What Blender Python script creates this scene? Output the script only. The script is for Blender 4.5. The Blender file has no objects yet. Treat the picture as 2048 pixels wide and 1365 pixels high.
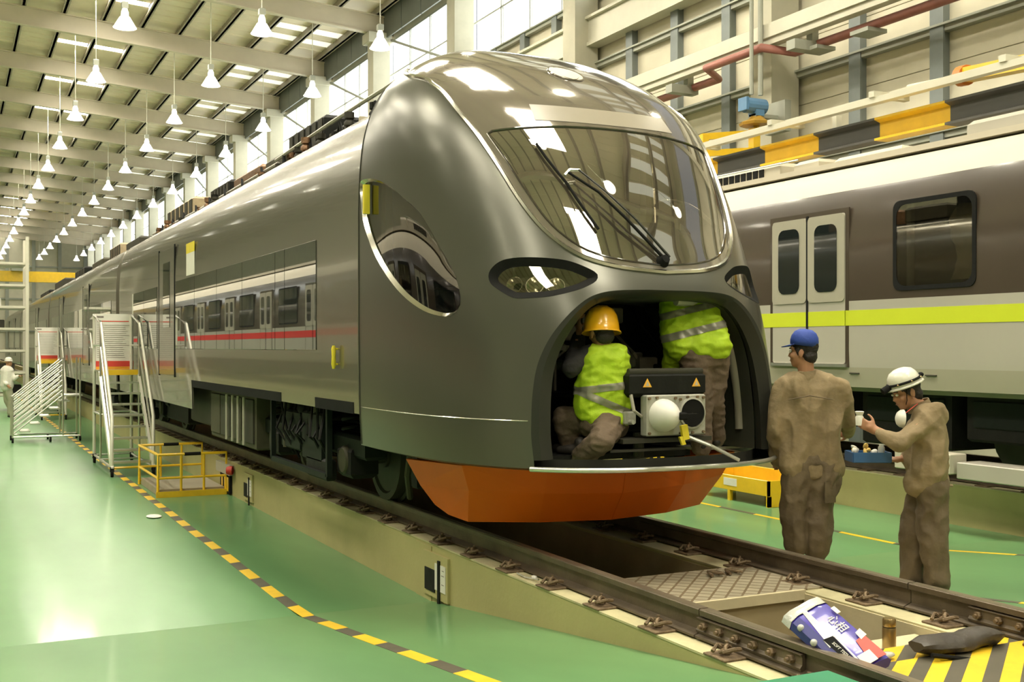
import bpy, bmesh, math, random
import numpy as np
from mathutils import Vector, Matrix, noise
from mathutils.geometry import delaunay_2d_cdt

random.seed(4)
SC = bpy.context.scene
COL = SC.collection
# ---------------------------------------------------------------- camera
F, CX, CY, HC = 2263.0, 1024.0, 695.0, 2.045
YAW = math.atan(1119 / 2263)
cs, sn = math.cos(YAW), math.sin(YAW)
cam = bpy.data.cameras.new('camera'); camo = bpy.data.objects.new('camera', cam); COL.objects.link(camo)
cam.lens = F / 2048 * 36; cam.sensor_width = 36; cam.shift_y = 12.5 / 2048
cam.clip_start = 0.1; cam.clip_end = 400
camo.location = (0, 0, HC); camo.rotation_euler = (math.pi / 2, 0, -YAW)
SC.camera = camo
# ---------------------------------------------------------------- light and exposure
SC.view_settings.view_transform = 'Standard'; SC.view_settings.look = 'None'
SC.view_settings.exposure = EXPO = 0.16; SC.view_settings.gamma = 1; SC.view_settings.use_curve_mapping = False
SKY_STRENGTH = 0.35      # dim daylight round the building
LAMP_E = 300.0           # glow of the bulb discs in the high-bay lamps
SHADE_E = 3.0             # the ribbed shades let light through sideways and up
SKYLIGHT_E = 30.0        # translucent roof sheets lit by the sky
SKYLIGHT_LAMP = 640.0   # daylight that falls through each bay's roof lights (watts)
WINDOW_E = 3.6           # frosted clerestory windows lit by the sky
w = bpy.data.worlds.new('World'); SC.world = w; w.use_nodes = True
w.node_tree.nodes['Background'].inputs[0].default_value = (0.9, 0.95, 1, 1)
w.node_tree.nodes['Background'].inputs[1].default_value = SKY_STRENGTH
WARM = (1.0, 0.93, 0.74)

def P(u, v, dep):
    """world point seen at photo pixel (u, v), dep metres ahead of the camera"""
    r = (u - CX) / F
    return Vector(((sn + cs * r) * dep, (cs - sn * r) * dep, HC - (v - CY) / F * dep))
def area(name, loc, rot, sx, sy, e, col=(1, 1, 1)):
    l = bpy.data.lights.new(name, 'AREA'); l.shape = 'RECTANGLE'; l.size = sx; l.size_y = sy; l.energy = e; l.color = col
    o = bpy.data.objects.new(name, l); COL.objects.link(o); o.location = loc; o.rotation_euler = rot
    return o
def roofz(x):            # underside of the rafters
    return 14.4 + 0.07 * (15 - x) if x > -8 else 16.01 - 0.07 * (-8 - x)
BAYS = [10.4 + 8 * k for k in range(-4, 18)]
for yb in BAYS[1:12]:    # daylight below the roof lights, bay by bay
    area('skylight_daylight', (6.0, yb + 4, roofz(6) + .1), (0, 0, 0), 3.0, 3.9, SKYLIGHT_LAMP, (1.0, .92, .76))
    if yb < 60:
        area('skylight_daylight', (-6.0, yb + 4, roofz(-6) + .1), (0, 0, 0), 3.0, 3.9, SKYLIGHT_LAMP * .8, (1.0, .92, .76))

# ---------------------------------------------------------------- materials
MATS = {}
def mat(name, col, rough=.5, metal=0., var=0., scale=3., bump=0., bscale=40., coat=0., emit=0., ecol=None, spec=.5, stretch=None, dirt=None, crough=.05):
    if name in MATS: return MATS[name]
    m = bpy.data.materials.new(name); m.use_nodes = True; nt = m.node_tree; b = nt.nodes['Principled BSDF']
    c4 = (col[0], col[1], col[2], 1)
    b.inputs['Base Color'].default_value = c4; b.inputs['Roughness'].default_value = rough; b.inputs['Metallic'].default_value = metal
    b.inputs['Specular IOR Level'].default_value = spec
    if coat: b.inputs['Coat Weight'].default_value = coat; b.inputs['Coat Roughness'].default_value = crough
    if emit:
        b.inputs['Emission Color'].default_value = (*(ecol or col), 1); b.inputs['Emission Strength'].default_value = emit
    if var or bump:
        tc = nt.nodes.new('ShaderNodeTexCoord'); src = tc.outputs['Object']
        if stretch:
            mp = nt.nodes.new('ShaderNodeMapping'); mp.inputs['Scale'].default_value = stretch; nt.links.new(src, mp.inputs[0]); src = mp.outputs[0]
    if var:
        n = nt.nodes.new('ShaderNodeTexNoise'); n.inputs['Scale'].default_value = scale; n.inputs['Detail'].default_value = 5; n.inputs['Roughness'].default_value = .6
        nt.links.new(src, n.inputs['Vector'])
        r = nt.nodes.new('ShaderNodeValToRGB'); r.color_ramp.elements[0].position = .3; r.color_ramp.elements[1].position = .7
        d = dirt or tuple(c * (1 - var) for c in col)
        l = col if dirt else tuple(min(1, c * (1 + var * .6)) for c in col)
        r.color_ramp.elements[0].color = (*d, 1); r.color_ramp.elements[1].color = (*l, 1)
        nt.links.new(n.outputs['Fac'], r.inputs['Fac']); nt.links.new(r.outputs['Color'], b.inputs['Base Color'])
    if bump:
        n2 = nt.nodes.new('ShaderNodeTexNoise'); n2.inputs['Scale'].default_value = bscale; n2.inputs['Detail'].default_value = 3
        nt.links.new(src, n2.inputs['Vector'])
        bp = nt.nodes.new('ShaderNodeBump'); bp.inputs['Strength'].default_value = bump; bp.inputs['Distance'].default_value = .02
        nt.links.new(n2.outputs['Fac'], bp.inputs['Height']); nt.links.new(bp.outputs['Normal'], b.inputs['Normal'])
    MATS[name] = m; return m
def glassmat(name, tint, refl=.1, rough=.02, maxr=.9, dust=0.):
    """tinted pane: see-through at a right angle, mirror-like at a slant"""
    m = bpy.data.materials.new(name); m.use_nodes = True; nt = m.node_tree; nt.nodes.clear()
    out = nt.nodes.new('ShaderNodeOutputMaterial'); mx = nt.nodes.new('ShaderNodeMixShader')
    t = nt.nodes.new('ShaderNodeBsdfTransparent'); t.inputs[0].default_value = (*tint, 1)
    g = nt.nodes.new('ShaderNodeBsdfGlossy'); g.inputs['Roughness'].default_value = rough; g.inputs['Color'].default_value = (.95, .93, .88, 1)
    lw = nt.nodes.new('ShaderNodeFresnel'); lw.inputs['IOR'].default_value = 1.55
    mr = nt.nodes.new('ShaderNodeMapRange'); mr.inputs['From Min'].default_value = .04; mr.inputs['To Min'].default_value = refl; mr.inputs['To Max'].default_value = maxr
    nt.links.new(lw.outputs[0], mr.inputs['Value']); nt.links.new(mr.outputs[0], mx.inputs[0])
    if dust:
        df = nt.nodes.new('ShaderNodeBsdfDiffuse'); df.inputs[0].default_value = (.62, .52, .36, 1); m2 = nt.nodes.new('ShaderNodeMixShader')
        nz = nt.nodes.new('ShaderNodeTexNoise'); nz.inputs['Scale'].default_value = 1.7; nz.inputs['Detail'].default_value = 6
        r2 = nt.nodes.new('ShaderNodeMapRange'); r2.inputs['From Min'].default_value = .3; r2.inputs['From Max'].default_value = .7; r2.inputs['To Min'].default_value = dust * .6; r2.inputs['To Max'].default_value = dust * 1.7
        nt.links.new(nz.outputs['Fac'], r2.inputs['Value']); nt.links.new(r2.outputs[0], m2.inputs[0]); nt.links.new(t.outputs[0], m2.inputs[1]); nt.links.new(df.outputs[0], m2.inputs[2]); t = m2
    nt.links.new(t.outputs[0], mx.inputs[1]); nt.links.new(g.outputs[0], mx.inputs[2]); nt.links.new(mx.outputs[0], out.inputs[0])
    MATS[name] = m; return m
def checkermat(name, base, line, sc):
    """diamond tread plate"""
    m = bpy.data.materials.new(name); m.use_nodes = True; nt = m.node_tree; b = nt.nodes['Principled BSDF']
    b.inputs['Roughness'].default_value = .55; b.inputs['Metallic'].default_value = .3
    tc = nt.nodes.new('ShaderNodeTexCoord'); mp = nt.nodes.new('ShaderNodeMapping'); mp.inputs['Rotation'].default_value = (0, 0, math.radians(45)); mp.inputs['Scale'].default_value = (sc, sc, sc)
    nt.links.new(tc.outputs['Object'], mp.inputs[0])
    br = nt.nodes.new('ShaderNodeTexBrick'); br.offset = 0; br.inputs['Scale'].default_value = 1; br.inputs['Mortar Size'].default_value = .09; br.inputs['Brick Width'].default_value = 1; br.inputs['Row Height'].default_value = 1
    br.inputs['Color1'].default_value = (*base, 1); br.inputs['Color2'].default_value = (*[c * .88 for c in base], 1); br.inputs['Mortar'].default_value = (*line, 1)
    nt.links.new(mp.outputs[0], br.inputs['Vector']); nt.links.new(br.outputs['Color'], b.inputs['Base Color'])
    bp = nt.nodes.new('ShaderNodeBump'); bp.inputs['Strength'].default_value = .5; bp.inputs['Distance'].default_value = .01
    nt.links.new(br.outputs['Fac'], bp.inputs['Height']); bp.invert = True; nt.links.new(bp.outputs['Normal'], b.inputs['Normal'])
    MATS[name] = m; return m

M = dict(
    floor=mat('epoxy_green', (.13, .275, .112), .34, var=.2, scale=.7, bump=.06, bscale=1.8, coat=.28, spec=.20, stretch=(1, .35, 1), crough=.09),
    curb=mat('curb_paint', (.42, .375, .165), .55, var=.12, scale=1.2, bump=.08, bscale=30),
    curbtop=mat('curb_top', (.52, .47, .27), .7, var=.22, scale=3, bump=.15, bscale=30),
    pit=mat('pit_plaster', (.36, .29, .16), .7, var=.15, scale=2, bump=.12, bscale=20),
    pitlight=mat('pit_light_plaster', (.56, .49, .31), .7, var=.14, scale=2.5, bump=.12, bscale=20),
    rail=mat('rail_steel', (.13, .10, .066), .5, .35, var=.35, scale=4, bump=.1, bscale=60),
    railtop=mat('rail_polished', (.32, .27, .19), .38, .8, var=.25, scale=6, stretch=(1, .1, 1)),
    rust=mat('rusty_steel', (.20, .14, .08), .65, .35, var=.4, scale=20, bump=.3, bscale=80),
    wall=mat('wall_cream', (.64, .60, .46), .65, var=.07, scale=1.5, bump=.05, bscale=12),
    concrete=mat('column_concrete', (.46, .44, .34), .75, var=.1, scale=1.2, bump=.1, bscale=10),
    steel_blue=mat('post_grey_blue', (.20, .225, .22), .55, .2, var=.1, scale=2),
    steel_lt=mat('girder_light', (.58, .56, .45), .5, .1, var=.07, scale=1.5),
    steel_gr=mat('girt_grey', (.34, .35, .29), .5, .2, var=.08, scale=2),
    rafter=mat('rafter_paint', (.60, .53, .41), .55, var=.08, scale=.8),
    purlin=mat('purlin_grey', (.34, .30, .23), .55, var=.08, scale=.8),
    roof=mat('roof_sheet', (.80, .70, .55), .5, var=.06, scale=.9),
    fascia=mat('fascia_dark', (.15, .16, .14), .6, var=.1, scale=1),
    skyl=mat('skylight_sheet', (.9, .9, .85), .5, emit=SKYLIGHT_E, ecol=(1, .95, .82)),
    skyd=mat('skylight_dull', (.75, .78, .7), .5, emit=.6, ecol=(1, .97, .88)),
    window=mat('window_glow', (.9, .92, .9), .3, emit=WINDOW_E, ecol=(.96, 1, .98)),
    mullion=mat('mullion', (.45, .46, .42), .5, .2, var=.05),
    lampwhite=mat('lamp_shade_white', (.85, .84, .78), .35, emit=SHADE_E, ecol=(1, .95, .8)),
    bulb=mat('lamp_bulb', (1, 1, 1), .4, emit=LAMP_E, ecol=WARM),
    redpipe=mat('pipe_red', (.34, .13, .10), .45, var=.18, scale=4),
    yellow=mat('safety_yellow', (.80, .50, .015), .4, var=.1, scale=4, coat=.2),
    yellowtape=mat('tape_yellow', (.76, .49, .02), .45, var=.14, scale=5),
    blacktape=mat('tape_black', (.085, .075, .05), .5, var=.2, scale=5),
    black=mat('black_rubber', (.010, .010, .009), .85, spec=.15, var=.2, scale=10),
    dark=mat('dark_equipment', (.010, .0105, .008), .65, .0, spec=.2, var=.35, scale=5, bump=.2, bscale=15),
    darkgreen=mat('dark_green_frame', (.007, .011, .008), .6, .0, spec=.2, var=.3, scale=4, bump=.1, bscale=12),
    equip=mat('equipment_grey', (.045, .042, .030), .6, .0, spec=.25, var=.18, scale=3),
    equip2=mat('equipment_olive', (.065, .060, .036), .6, .0, spec=.25, var=.2, scale=3),
    silver=mat('aluminium', (.62, .62, .55), .32, .85, var=.08, scale=6),
    chrome=mat('bright_trim', (.75, .73, .66), .16, 1., var=.04, scale=6),
    nose=mat('nose_metallic_grey', (.098, .097, .076), .30, .50, var=.05, scale=.8, coat=.15, crough=.22),
    body=mat('body_metallic_grey', (.185, .172, .138), .26, .55, var=.05, scale=.6, coat=.45, crough=.05),
    visor=mat('visor_brown', (.20, .175, .135), .10, .35, var=.03, scale=2, coat=1.0, crough=.02),
    frit=mat('glass_border_black', (.045, .038, .028), .08, 0, var=.02, coat=.8, crough=.02),
    bandglass=mat('window_band_glass', (.016, .018, .016), .02, 0, var=.02, coat=1, crough=.01, spec=.9),
    rimdark=mat('frame_rim_dark', (.028, .028, .022), .4, .0, spec=.3, var=.1),
    orange=mat('deflector_orange', (.72, .125, .006), .5, var=.07, scale=2, spec=.25),
    cream=mat('train_cream', (.50, .46, .36), .5, var=.04, scale=1, spec=.3),
    tgrey=mat('train_light_grey', (.40, .375, .31), .38, var=.05, scale=.8, coat=.2),
    tgrey2=mat('train_skirt_grey', (.32, .30, .22), .45, var=.06, scale=.8),
    tbrown=mat('train_brown', (.062, .047, .034), .22, var=.08, scale=1, coat=.6, crough=.08),
    lime=mat('stripe_lime', (.56, .63, .025), .4, var=.03, scale=2),
    tred=mat('stripe_red', (.62, .03, .03), .4, var=.04, scale=2),
    dglass=mat('dark_glass', (.012, .016, .015), .05, 0, var=.02, coat=1, crough=.02),
    white=mat('white_paint', (.75, .73, .66), .5, var=.05, scale=5),
    paper=mat('paper_white', (.72, .70, .62), .7, var=.04, scale=9),
    red=mat('board_red', (.60, .05, .03), .5, var=.05),
    boardor=mat('board_orange', (.75, .33, .02), .5, var=.05),
    khaki=mat('khaki_cloth', (.25, .185, .10), .85, var=.2, scale=7, bump=.7, bscale=11),
    trouser=mat('trouser_cloth', (.135, .099, .056), .85, var=.2, scale=7, bump=.7, bscale=11),
    browncl=mat('brown_trouser_cloth', (.135, .094, .06), .85, var=.2, scale=9, bump=.4, bscale=24),
    hivis=mat('hi_vis_vest', (.42, .60, .015), .7, var=.14, scale=8, bump=.35, bscale=22),
    reflective=mat('reflective_tape', (.30, .29, .22), .4, .4, var=.1, scale=12),
    sleeve=mat('dark_sleeve', (.022, .020, .018), .85, var=.2, scale=10, bump=.3, bscale=26),
    skin=mat('skin', (.40, .20, .11), .55, var=.08, scale=14),
    hair=mat('hair_dark', (.015, .010, .007), .6, var=.2, scale=60, bump=.4, bscale=120),
    bluecap=mat('cap_blue', (.020, .055, .30), .7, var=.14, scale=12, bump=.2, bscale=40),
    orhat=mat('helmet_orange', (.88, .44, .012), .28, var=.06, scale=8, coat=.5),
    whhat=mat('helmet_white', (.72, .70, .60), .3, var=.05, scale=8, coat=.4),
    shoe=mat('shoe_dark', (.03, .025, .02), .6, var=.2, scale=12),
    greenblk=mat('green_block', (.035, .23, .11), .4, var=.1, scale=4),
    purple=mat('pack_purple', (.055, .038, .33), .35, var=.25, scale=6, coat=.4),
    navy=mat('pack_navy', (.018, .02, .19), .35, var=.2, scale=6, coat=.4),
    film=mat('pack_film', (.55, .55, .50), .25, var=.1, scale=10, coat=.5, bump=.3, bscale=30),
    gold=mat('thermos_gold', (.40, .285, .13), .28, .85, var=.06, scale=8),
    bag=mat('bag_black', (.05, .042, .034), .5, var=.25, scale=8, bump=.4, bscale=16),
    bluebox=mat('tray_blue', (.03, .10, .25), .4, var=.1, scale=5),
    bluemotor=mat('motor_blue', (.10, .22, .38), .4, var=.1, scale=5),
    warnyel=mat('warning_yellow', (.85, .45, .05), .5, var=.03),
    tan=mat('tan_box', (.42, .33, .20), .6, var=.2, scale=9),
    copper=mat('coil_brown', (.22, .12, .06), .45, .4, var=.4, scale=25, bump=.4, bscale=40),
    facegrey=mat('coupler_face_grey', (.40, .39, .33), .5, .2, var=.12, scale=12, bump=.15, bscale=40),
    handle=mat('handle_yellow_film', (.82, .66, .04), .45, var=.06, scale=12),
    cyan=mat('far_cyan_box', (.25, .50, .48), .5, var=.05),
    whitecl=mat('white_cloth', (.62, .60, .52), .85, var=.1, scale=9, bump=.3, bscale=26),
    cabin=mat('cab_lining', (.55, .48, .34), .6, var=.08, scale=3),
    text=mat('print_grey', (.20, .17, .15), .7, var=.02),
)
glassmat('windscreen_glass', (.62, .56, .44), .30, .012, 1.0, dust=.10)
glassmat('lamp_lens_glass', (.75, .72, .62), .14, .02)
glassmat('clear_glass', (.86, .86, .80), .12, .015)
glassmat('side_glass', (.30, .29, .24), .12, .015)
checkermat('tread_plate', (.42, .37, .26), (.20, .15, .085), 11.)
# ---------------------------------------------------------------- mesh helpers
class MB:
    def __init__(s): s.v = []; s.f = []; s.m = []; s.cur = 0
    def add(s, vs, fs):
        b = len(s.v); s.v += [tuple(p) for p in vs]; s.f += [tuple(i + b for i in f) for f in fs]; s.m += [s.cur] * len(fs); return s
    def mi(s, i): s.cur = i; return s
    def box(s, x0, x1, y0, y1, z0, z1, bev=0.):
        if bev:
            b = bev
            vs = []; 
            for z, e in ((z0, b), (z0 + b, 0), (z1 - b, 0), (z1, b)):
                for (x, y) in ((x0 + e + b * 0, y0 + e), (x1 - e, y0 + e), (x1 - e, y1 - e), (x0 + e, y1 - e)):
                    vs.append((x, y, z))
            fs = [(3, 2, 1, 0), (12, 13, 14, 15)]
            for k in range(3):
                for i in range(4):
                    j = (i + 1) % 4; fs.append((4 * k + i, 4 * k + j, 4 * k + 4 + j, 4 * k + 4 + i))
            return s.add(vs, fs)
        vs = [(x, y, z) for z in (z0, z1) for (x, y) in ((x0, y0), (x1, y0), (x1, y1), (x0, y1))]
        return s.add(vs, [(3, 2, 1, 0), (4, 5, 6, 7), (0, 1, 5, 4), (1, 2, 6, 5), (2, 3, 7, 6), (3, 0, 4, 7)])
    def obox(s, c, ax, ay, az, hx, hy, hz):
        c = Vector(c); ax = Vector(ax).normalized() * hx; ay = Vector(ay).normalized() * hy; az = Vector(az).normalized() * hz
        vs = [c + sx * ax + sy * ay + sz * az for sz in (-1, 1) for sx, sy in ((-1, -1), (1, -1), (1, 1), (-1, 1))]
        return s.add(vs, [(3, 2, 1, 0), (4, 5, 6, 7), (0, 1, 5, 4), (1, 2, 6, 5), (2, 3, 7, 6), (3, 0, 4, 7)])
    def bar(s, a, b, w, h=None, up=(0, 0, 1)):
        a = Vector(a); b = Vector(b); d = b - a; h = h or w
        upv = Vector(up)
        if abs(d.normalized().dot(upv)) > .98: upv = Vector((0, 1, 0))
        x = d.cross(upv).normalized(); z = x.cross(d).normalized()
        return s.obox((a + b) / 2, x, d, z, w / 2, d.length / 2, h / 2)
    def tube(s, pts, r, n=8, cap=True, closed=False):
        pts = [Vector(p) for p in pts]; rs = r if isinstance(r, (list, tuple)) else [r] * len(pts)
        vs = []; fs = []; prev = None; N = len(pts)
        for i, p in enumerate(pts):
            if closed: d = pts[(i + 1) % N] - pts[i - 1]
            else: d = pts[min(i + 1, N - 1)] - pts[max(i - 1, 0)]
            d = d.normalized() if d.length > 1e-9 else Vector((0, 0, 1))
            if prev is None:
                a = Vector((0, 0, 1)) if abs(d.z) < .9 else Vector((1, 0, 0)); x = d.cross(a).normalized()
            else: x = (prev - d * prev.dot(d)); x = x.normalized() if x.length > 1e-6 else d.orthogonal().normalized()
            prev = x; y = d.cross(x)
            for k in range(n):
                t = 2 * math.pi * k / n; vs.append(p + (x * math.cos(t) + y * math.sin(t)) * rs[i])
        for i in range(N if closed else N - 1):
            j = (i + 1) % N
            for k in range(n):
                l = (k + 1) % n; fs.append((i * n + k, i * n + l, j * n + l, j * n + k))
        if cap and not closed: fs.append(tuple(range(n - 1, -1, -1))); fs.append(tuple((N - 1) * n + k for k in range(n)))
        return s.add(vs, fs)
    def cyl(s, a, b, r, n=12, r2=None): return s.tube([a, b], [r, r if r2 is None else r2], n)
    def lathe(s, prof, c, ax=(0, 0, 1), n=16):
        c = Vector(c); d = Vector(ax).normalized(); x = d.orthogonal().normalized(); y = d.cross(x); vs = []; fs = []
        for (r, h) in prof:
            for k in range(n):
                t = 2 * math.pi * k / n; vs.append(c + d * h + (x * math.cos(t) + y * math.sin(t)) * max(r, 1e-4))
        for i in range(len(prof) - 1):
            for k in range(n):
                l = (k + 1) % n; fs.append((i * n + k, i * n + l, (i + 1) * n + l, (i + 1) * n + k))
        return s.add(vs, fs)
    def ell(s, c, r, n=12, m=8, rot=None):
        c = Vector(c); vs = []; fs = []
        for i in range(m + 1):
            p = math.pi * i / m
            for k in range(n):
                t = 2 * math.pi * k / n; q = Vector((r[0] * math.sin(p) * math.cos(t), r[1] * math.sin(p) * math.sin(t), -r[2] * math.cos(p)))
                if rot: q = rot @ q
                vs.append(c + q)
        for i in range(m):
            for k in range(n):
                l = (k + 1) % n; fs.append((i * n + k, i * n + l, (i + 1) * n + l, (i + 1) * n + k))
        return s.add(vs, fs)
    def prism(s, poly, o, ax, ay, az, d):
        """polygon poly (2D) in plane ax, ay at o, extruded d along az"""
        o = Vector(o); ax = Vector(ax); ay = Vector(ay); az = Vector(az); n = len(poly)
        vs = [o + ax * p[0] + ay * p[1] for p in poly] + [o + ax * p[0] + ay * p[1] + az * d for p in poly]
        fs = [tuple(range(n - 1, -1, -1)), tuple(range(n, 2 * n))] + [(i, (i + 1) % n, n + (i + 1) % n, n + i) for i in range(n)]
        return s.add(vs, fs)
    def mesh(s, name, mats, smooth=False):
        me = bpy.data.meshes.new(name); me.from_pydata(s.v, [], s.f); me.update()
        mats = mats if isinstance(mats, (list, tuple)) else [mats]
        for m in mats: me.materials.append(m)
        if len(mats) > 1: me.polygons.foreach_set('material_index', s.m)
        bm = bmesh.new(); bm.from_mesh(me)
        if smooth: bmesh.ops.remove_doubles(bm, verts=bm.verts, dist=1e-4)
        bmesh.ops.recalc_face_normals(bm, faces=bm.faces); bm.to_mesh(me); bm.free()
        if smooth:
            me.polygons.foreach_set('use_smooth', [True] * len(me.polygons))
            try: me.set_sharp_from_angle(angle=math.radians(45))
            except Exception: pass
        return me
    def build(s, name, mats, parent=None, smooth=False):
        return link(name, s.mesh(name, mats, smooth), parent)
def link(name, me, parent=None, loc=(0, 0, 0)):
    """link a mesh given in world coordinates (plus loc) under its parent"""
    o = bpy.data.objects.new(name, me); COL.objects.link(o); o.location = loc
    if parent is not None:
        o.parent = parent; o.matrix_parent_inverse = PINV(parent)
    return o
def PINV(p): return Matrix.Translation(-Vector(p['_o'] if '_o' in p else (0, 0, 0)))
def thing(name, label, cat, loc=(0, 0, 0), group=None):
    o = bpy.data.objects.new(name, None); COL.objects.link(o); o.location = loc; o.empty_display_size = .2
    o['_o'] = list(loc); o['label'] = label; o['category'] = cat
    if group: o['group'] = group
    return o
def tag(o, label, cat, group=None):
    o['label'] = label; o['category'] = cat
    if group: o['group'] = group
    return o
def struct(o): o['kind'] = 'structure'; return o
def copy_tree(o, parent=None):
    kids = list(o.children); c = o.copy(); COL.objects.link(c)
    if parent is not None: c.parent = parent
    for k in kids: copy_tree(k, c)
    return c
def inst(name, me, parent, loc, rotz=0, scale=None):
    """a part that shares mesh data; loc in world coordinates"""
    o = bpy.data.objects.new(name, me); COL.objects.link(o); o.location = loc; o.rotation_euler = (0, 0, rotz)
    if scale: o.scale = scale
    if parent is not None: o.parent = parent; o.matrix_parent_inverse = PINV(parent)
    return o
def subinst(name, me, parent):
    o = bpy.data.objects.new(name, me); COL.objects.link(o); o.parent = parent; return o
def textobj(name, s, size, m, parent, mw, depth=.001, align='CENTER'):
    """lettering as a mesh part; mw = world matrix"""
    cu = bpy.data.curves.new(name, 'FONT'); cu.body = s; cu.size = size; cu.extrude = depth; cu.align_x = align; cu.align_y = 'CENTER'
    t = bpy.data.objects.new(name, cu); COL.objects.link(t)
    dg = bpy.context.evaluated_depsgraph_get(); me = bpy.data.meshes.new_from_object(t.evaluated_get(dg))
    bpy.data.objects.remove(t); me.materials.clear(); me.materials.append(m); me.transform(mw)
    return link(name, me, parent)
# ================================================================ THE HALL
XL, XR, Y0, Y1 = -22.0, 16.6, -22.0, 152.0
RY0, RY1, RZ = 4.2, 8.45, 0.47      # the floor ramps up from RY1 towards the camera
def floor_strip(mb, x0, x1, near=True):
    ys = [Y0, RY0, RY1, 20, 40, 80, Y1] ; zs = [RZ, RZ, 0, 0, 0, 0, 0]
    vs = [(x, y, z) for y, z in zip(ys, zs) for x in (x0, x1)]
    mb.add(vs, [(2 * i, 2 * i + 1, 2 * i + 3, 2 * i + 2) for i in range(len(ys) - 1)])
fl = MB(); floor_strip(fl, XL, 3.47); floor_strip(fl, 5.75, 10.35); floor_strip(fl, 12.3, XR)
struct(fl.build('floor', M['floor']))
# kerbs that carry the rails
def kerb(name, x0, x1, mats, y0=Y0):
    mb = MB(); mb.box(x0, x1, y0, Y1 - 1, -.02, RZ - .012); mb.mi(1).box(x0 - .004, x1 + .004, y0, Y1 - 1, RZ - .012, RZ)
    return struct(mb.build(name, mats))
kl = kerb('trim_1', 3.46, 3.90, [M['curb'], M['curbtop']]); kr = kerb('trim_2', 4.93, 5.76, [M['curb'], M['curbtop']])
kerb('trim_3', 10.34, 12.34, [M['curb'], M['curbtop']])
# the inspection pit between the rails
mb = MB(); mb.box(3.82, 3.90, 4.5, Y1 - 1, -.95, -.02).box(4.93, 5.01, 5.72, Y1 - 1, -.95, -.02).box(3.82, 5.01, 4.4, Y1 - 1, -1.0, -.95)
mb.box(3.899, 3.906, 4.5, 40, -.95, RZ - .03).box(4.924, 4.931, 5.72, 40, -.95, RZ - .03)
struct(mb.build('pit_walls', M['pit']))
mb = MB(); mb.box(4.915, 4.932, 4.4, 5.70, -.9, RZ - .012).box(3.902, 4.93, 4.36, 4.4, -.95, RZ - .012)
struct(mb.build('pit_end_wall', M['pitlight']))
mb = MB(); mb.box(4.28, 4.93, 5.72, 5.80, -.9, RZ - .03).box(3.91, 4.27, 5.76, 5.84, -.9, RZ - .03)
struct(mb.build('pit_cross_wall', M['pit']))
# cable channel patches on the kerb face
mb = MB(); mb.box(3.452, 3.459, 8.45, 8.78, .0, .44)
struct(mb.build('trim_4', M['curb']))

# right wall: boards, posts, girts, clerestory
WX = 15.6
wall = thing('wall_right', '', ''); del wall['label']; del wall['category']; struct(wall)
mb = MB(); mb.box(WX + .06, WX + .3, Y0, Y1, 0, 11.5).box(WX + .06, WX + .3, Y0, Y1, 14.2, 15.2)
mb.build('wall_backing', M['wall'], wall)
bm_ = {}
def board(h):
    if h not in bm_: bm_[h] = MB().box(-.03, .05, -.99, .99, .006, h - .006, bev=.006).mesh('wall_board', M['wall'])
    return bm_[h]
rows = [(z, .64) for z in [3.8 + .64 * i for i in range(6)]] + [(7.72, .61), (8.33, .61), (8.94, .61), (9.70, .60), (10.30, .60), (10.90, .60)]
for k in range(13):
    for z, h in rows: inst('wall_board', board(h), wall, (WX, 11.4 + 2 * k, z))
post = MB().box(-.16, 0, -.11, .11, 0, 11.5).box(-.20, -.16, -.15, .15, 0, 11.5).mesh('wall_post', M['steel_blue'])
for k in range(60):
    y = 10.4 + 2 * k
    if (y - 10.4) % 8 > .1: inst('wall_post', post, wall, (WX - .03, y, 0))
for z in (5.75, 7.6, 9.58, 11.45):
    MB().box(WX - .20, WX - .05, Y0, Y1, z - .07, z + .07).box(WX - .26, WX - .2, Y0, Y1, z + .03, z + .07).build('girt', M['steel_gr'], wall)
# columns carrying the roof
cm = MB().box(-.25, .45, -.33, .33, 0, 14.4, bev=.03).box(-.45, .5, -.4, .4, 14.0, 14.4, bev=.02).mesh('column', M['concrete'])
for yb in BAYS: 
    if yb < Y1: inst('column', cm, wall, (15.0, yb, 0))
# crane girder along the column faces and the brackets
MB().box(14.15, 14.45, Y0, Y1, 8.05, 8.32).box(14.2, 14.4, Y0, Y1, 7.92, 8.05).build('crane_girder', M['steel_lt'], wall)
MB().box(15.15, 15.5, 10, Y1, 10.15, 10.75).box(15.05, 15.5, 10, Y1, 10.75, 10.82).box(15.1, 15.5, 10, Y1, 10.05, 10.15).build('runway_beam', M['steel_lt'], wall)
bkt = MB().box(-.5, .2, -.12, .12, -.5, -.32).box(-.05, .1, -.08, .08, -.5, 0).mesh('girder_bracket', M['steel_gr'])
for y in range(12, 100, 4): inst('girder_bracket', bkt, wall, (14.5, y + .6, 8.1))
# windows: one per bay
pane = MB().box(-.01, .01, -.93, .93, .02, 2.62).mesh('pane', M['window'])
mul = MB().box(-.05, .05, -.035, .035, 0, 2.66).mesh('mullion', M['mullion'])
for n, yb in enumerate([b for b in BAYS if 15 < b < Y1 - 8]):
    wn = thing('window_%d' % (n + 1), '', '', (WX + .1, yb + 4, 11.5)); del wn['label']; del wn['category']; struct(wn)
    MB().box(WX + .03, WX + .12, yb, yb + 8, 11.5, 11.58).box(WX + .03, WX + .12, yb, yb + 8, 12.84, 12.9).box(WX + .03, WX + .12, yb, yb + 8, 14.15, 14.22).build('window_frame', M['mullion'], wn)
    for k in range(4): inst('pane', pane, wn, (WX + .1, yb + 1 + 2 * k, 11.53))
    for k in range(1, 4): inst('mullion', mul, wn, (WX + .08, yb + 2 * k, 11.53))
    if n < 9: MB().bar((15.45, yb + .5, 11.6), (15.45, yb + 7.5, 14.1), .09).build('brace', M['steel_gr'], wn)
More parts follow.
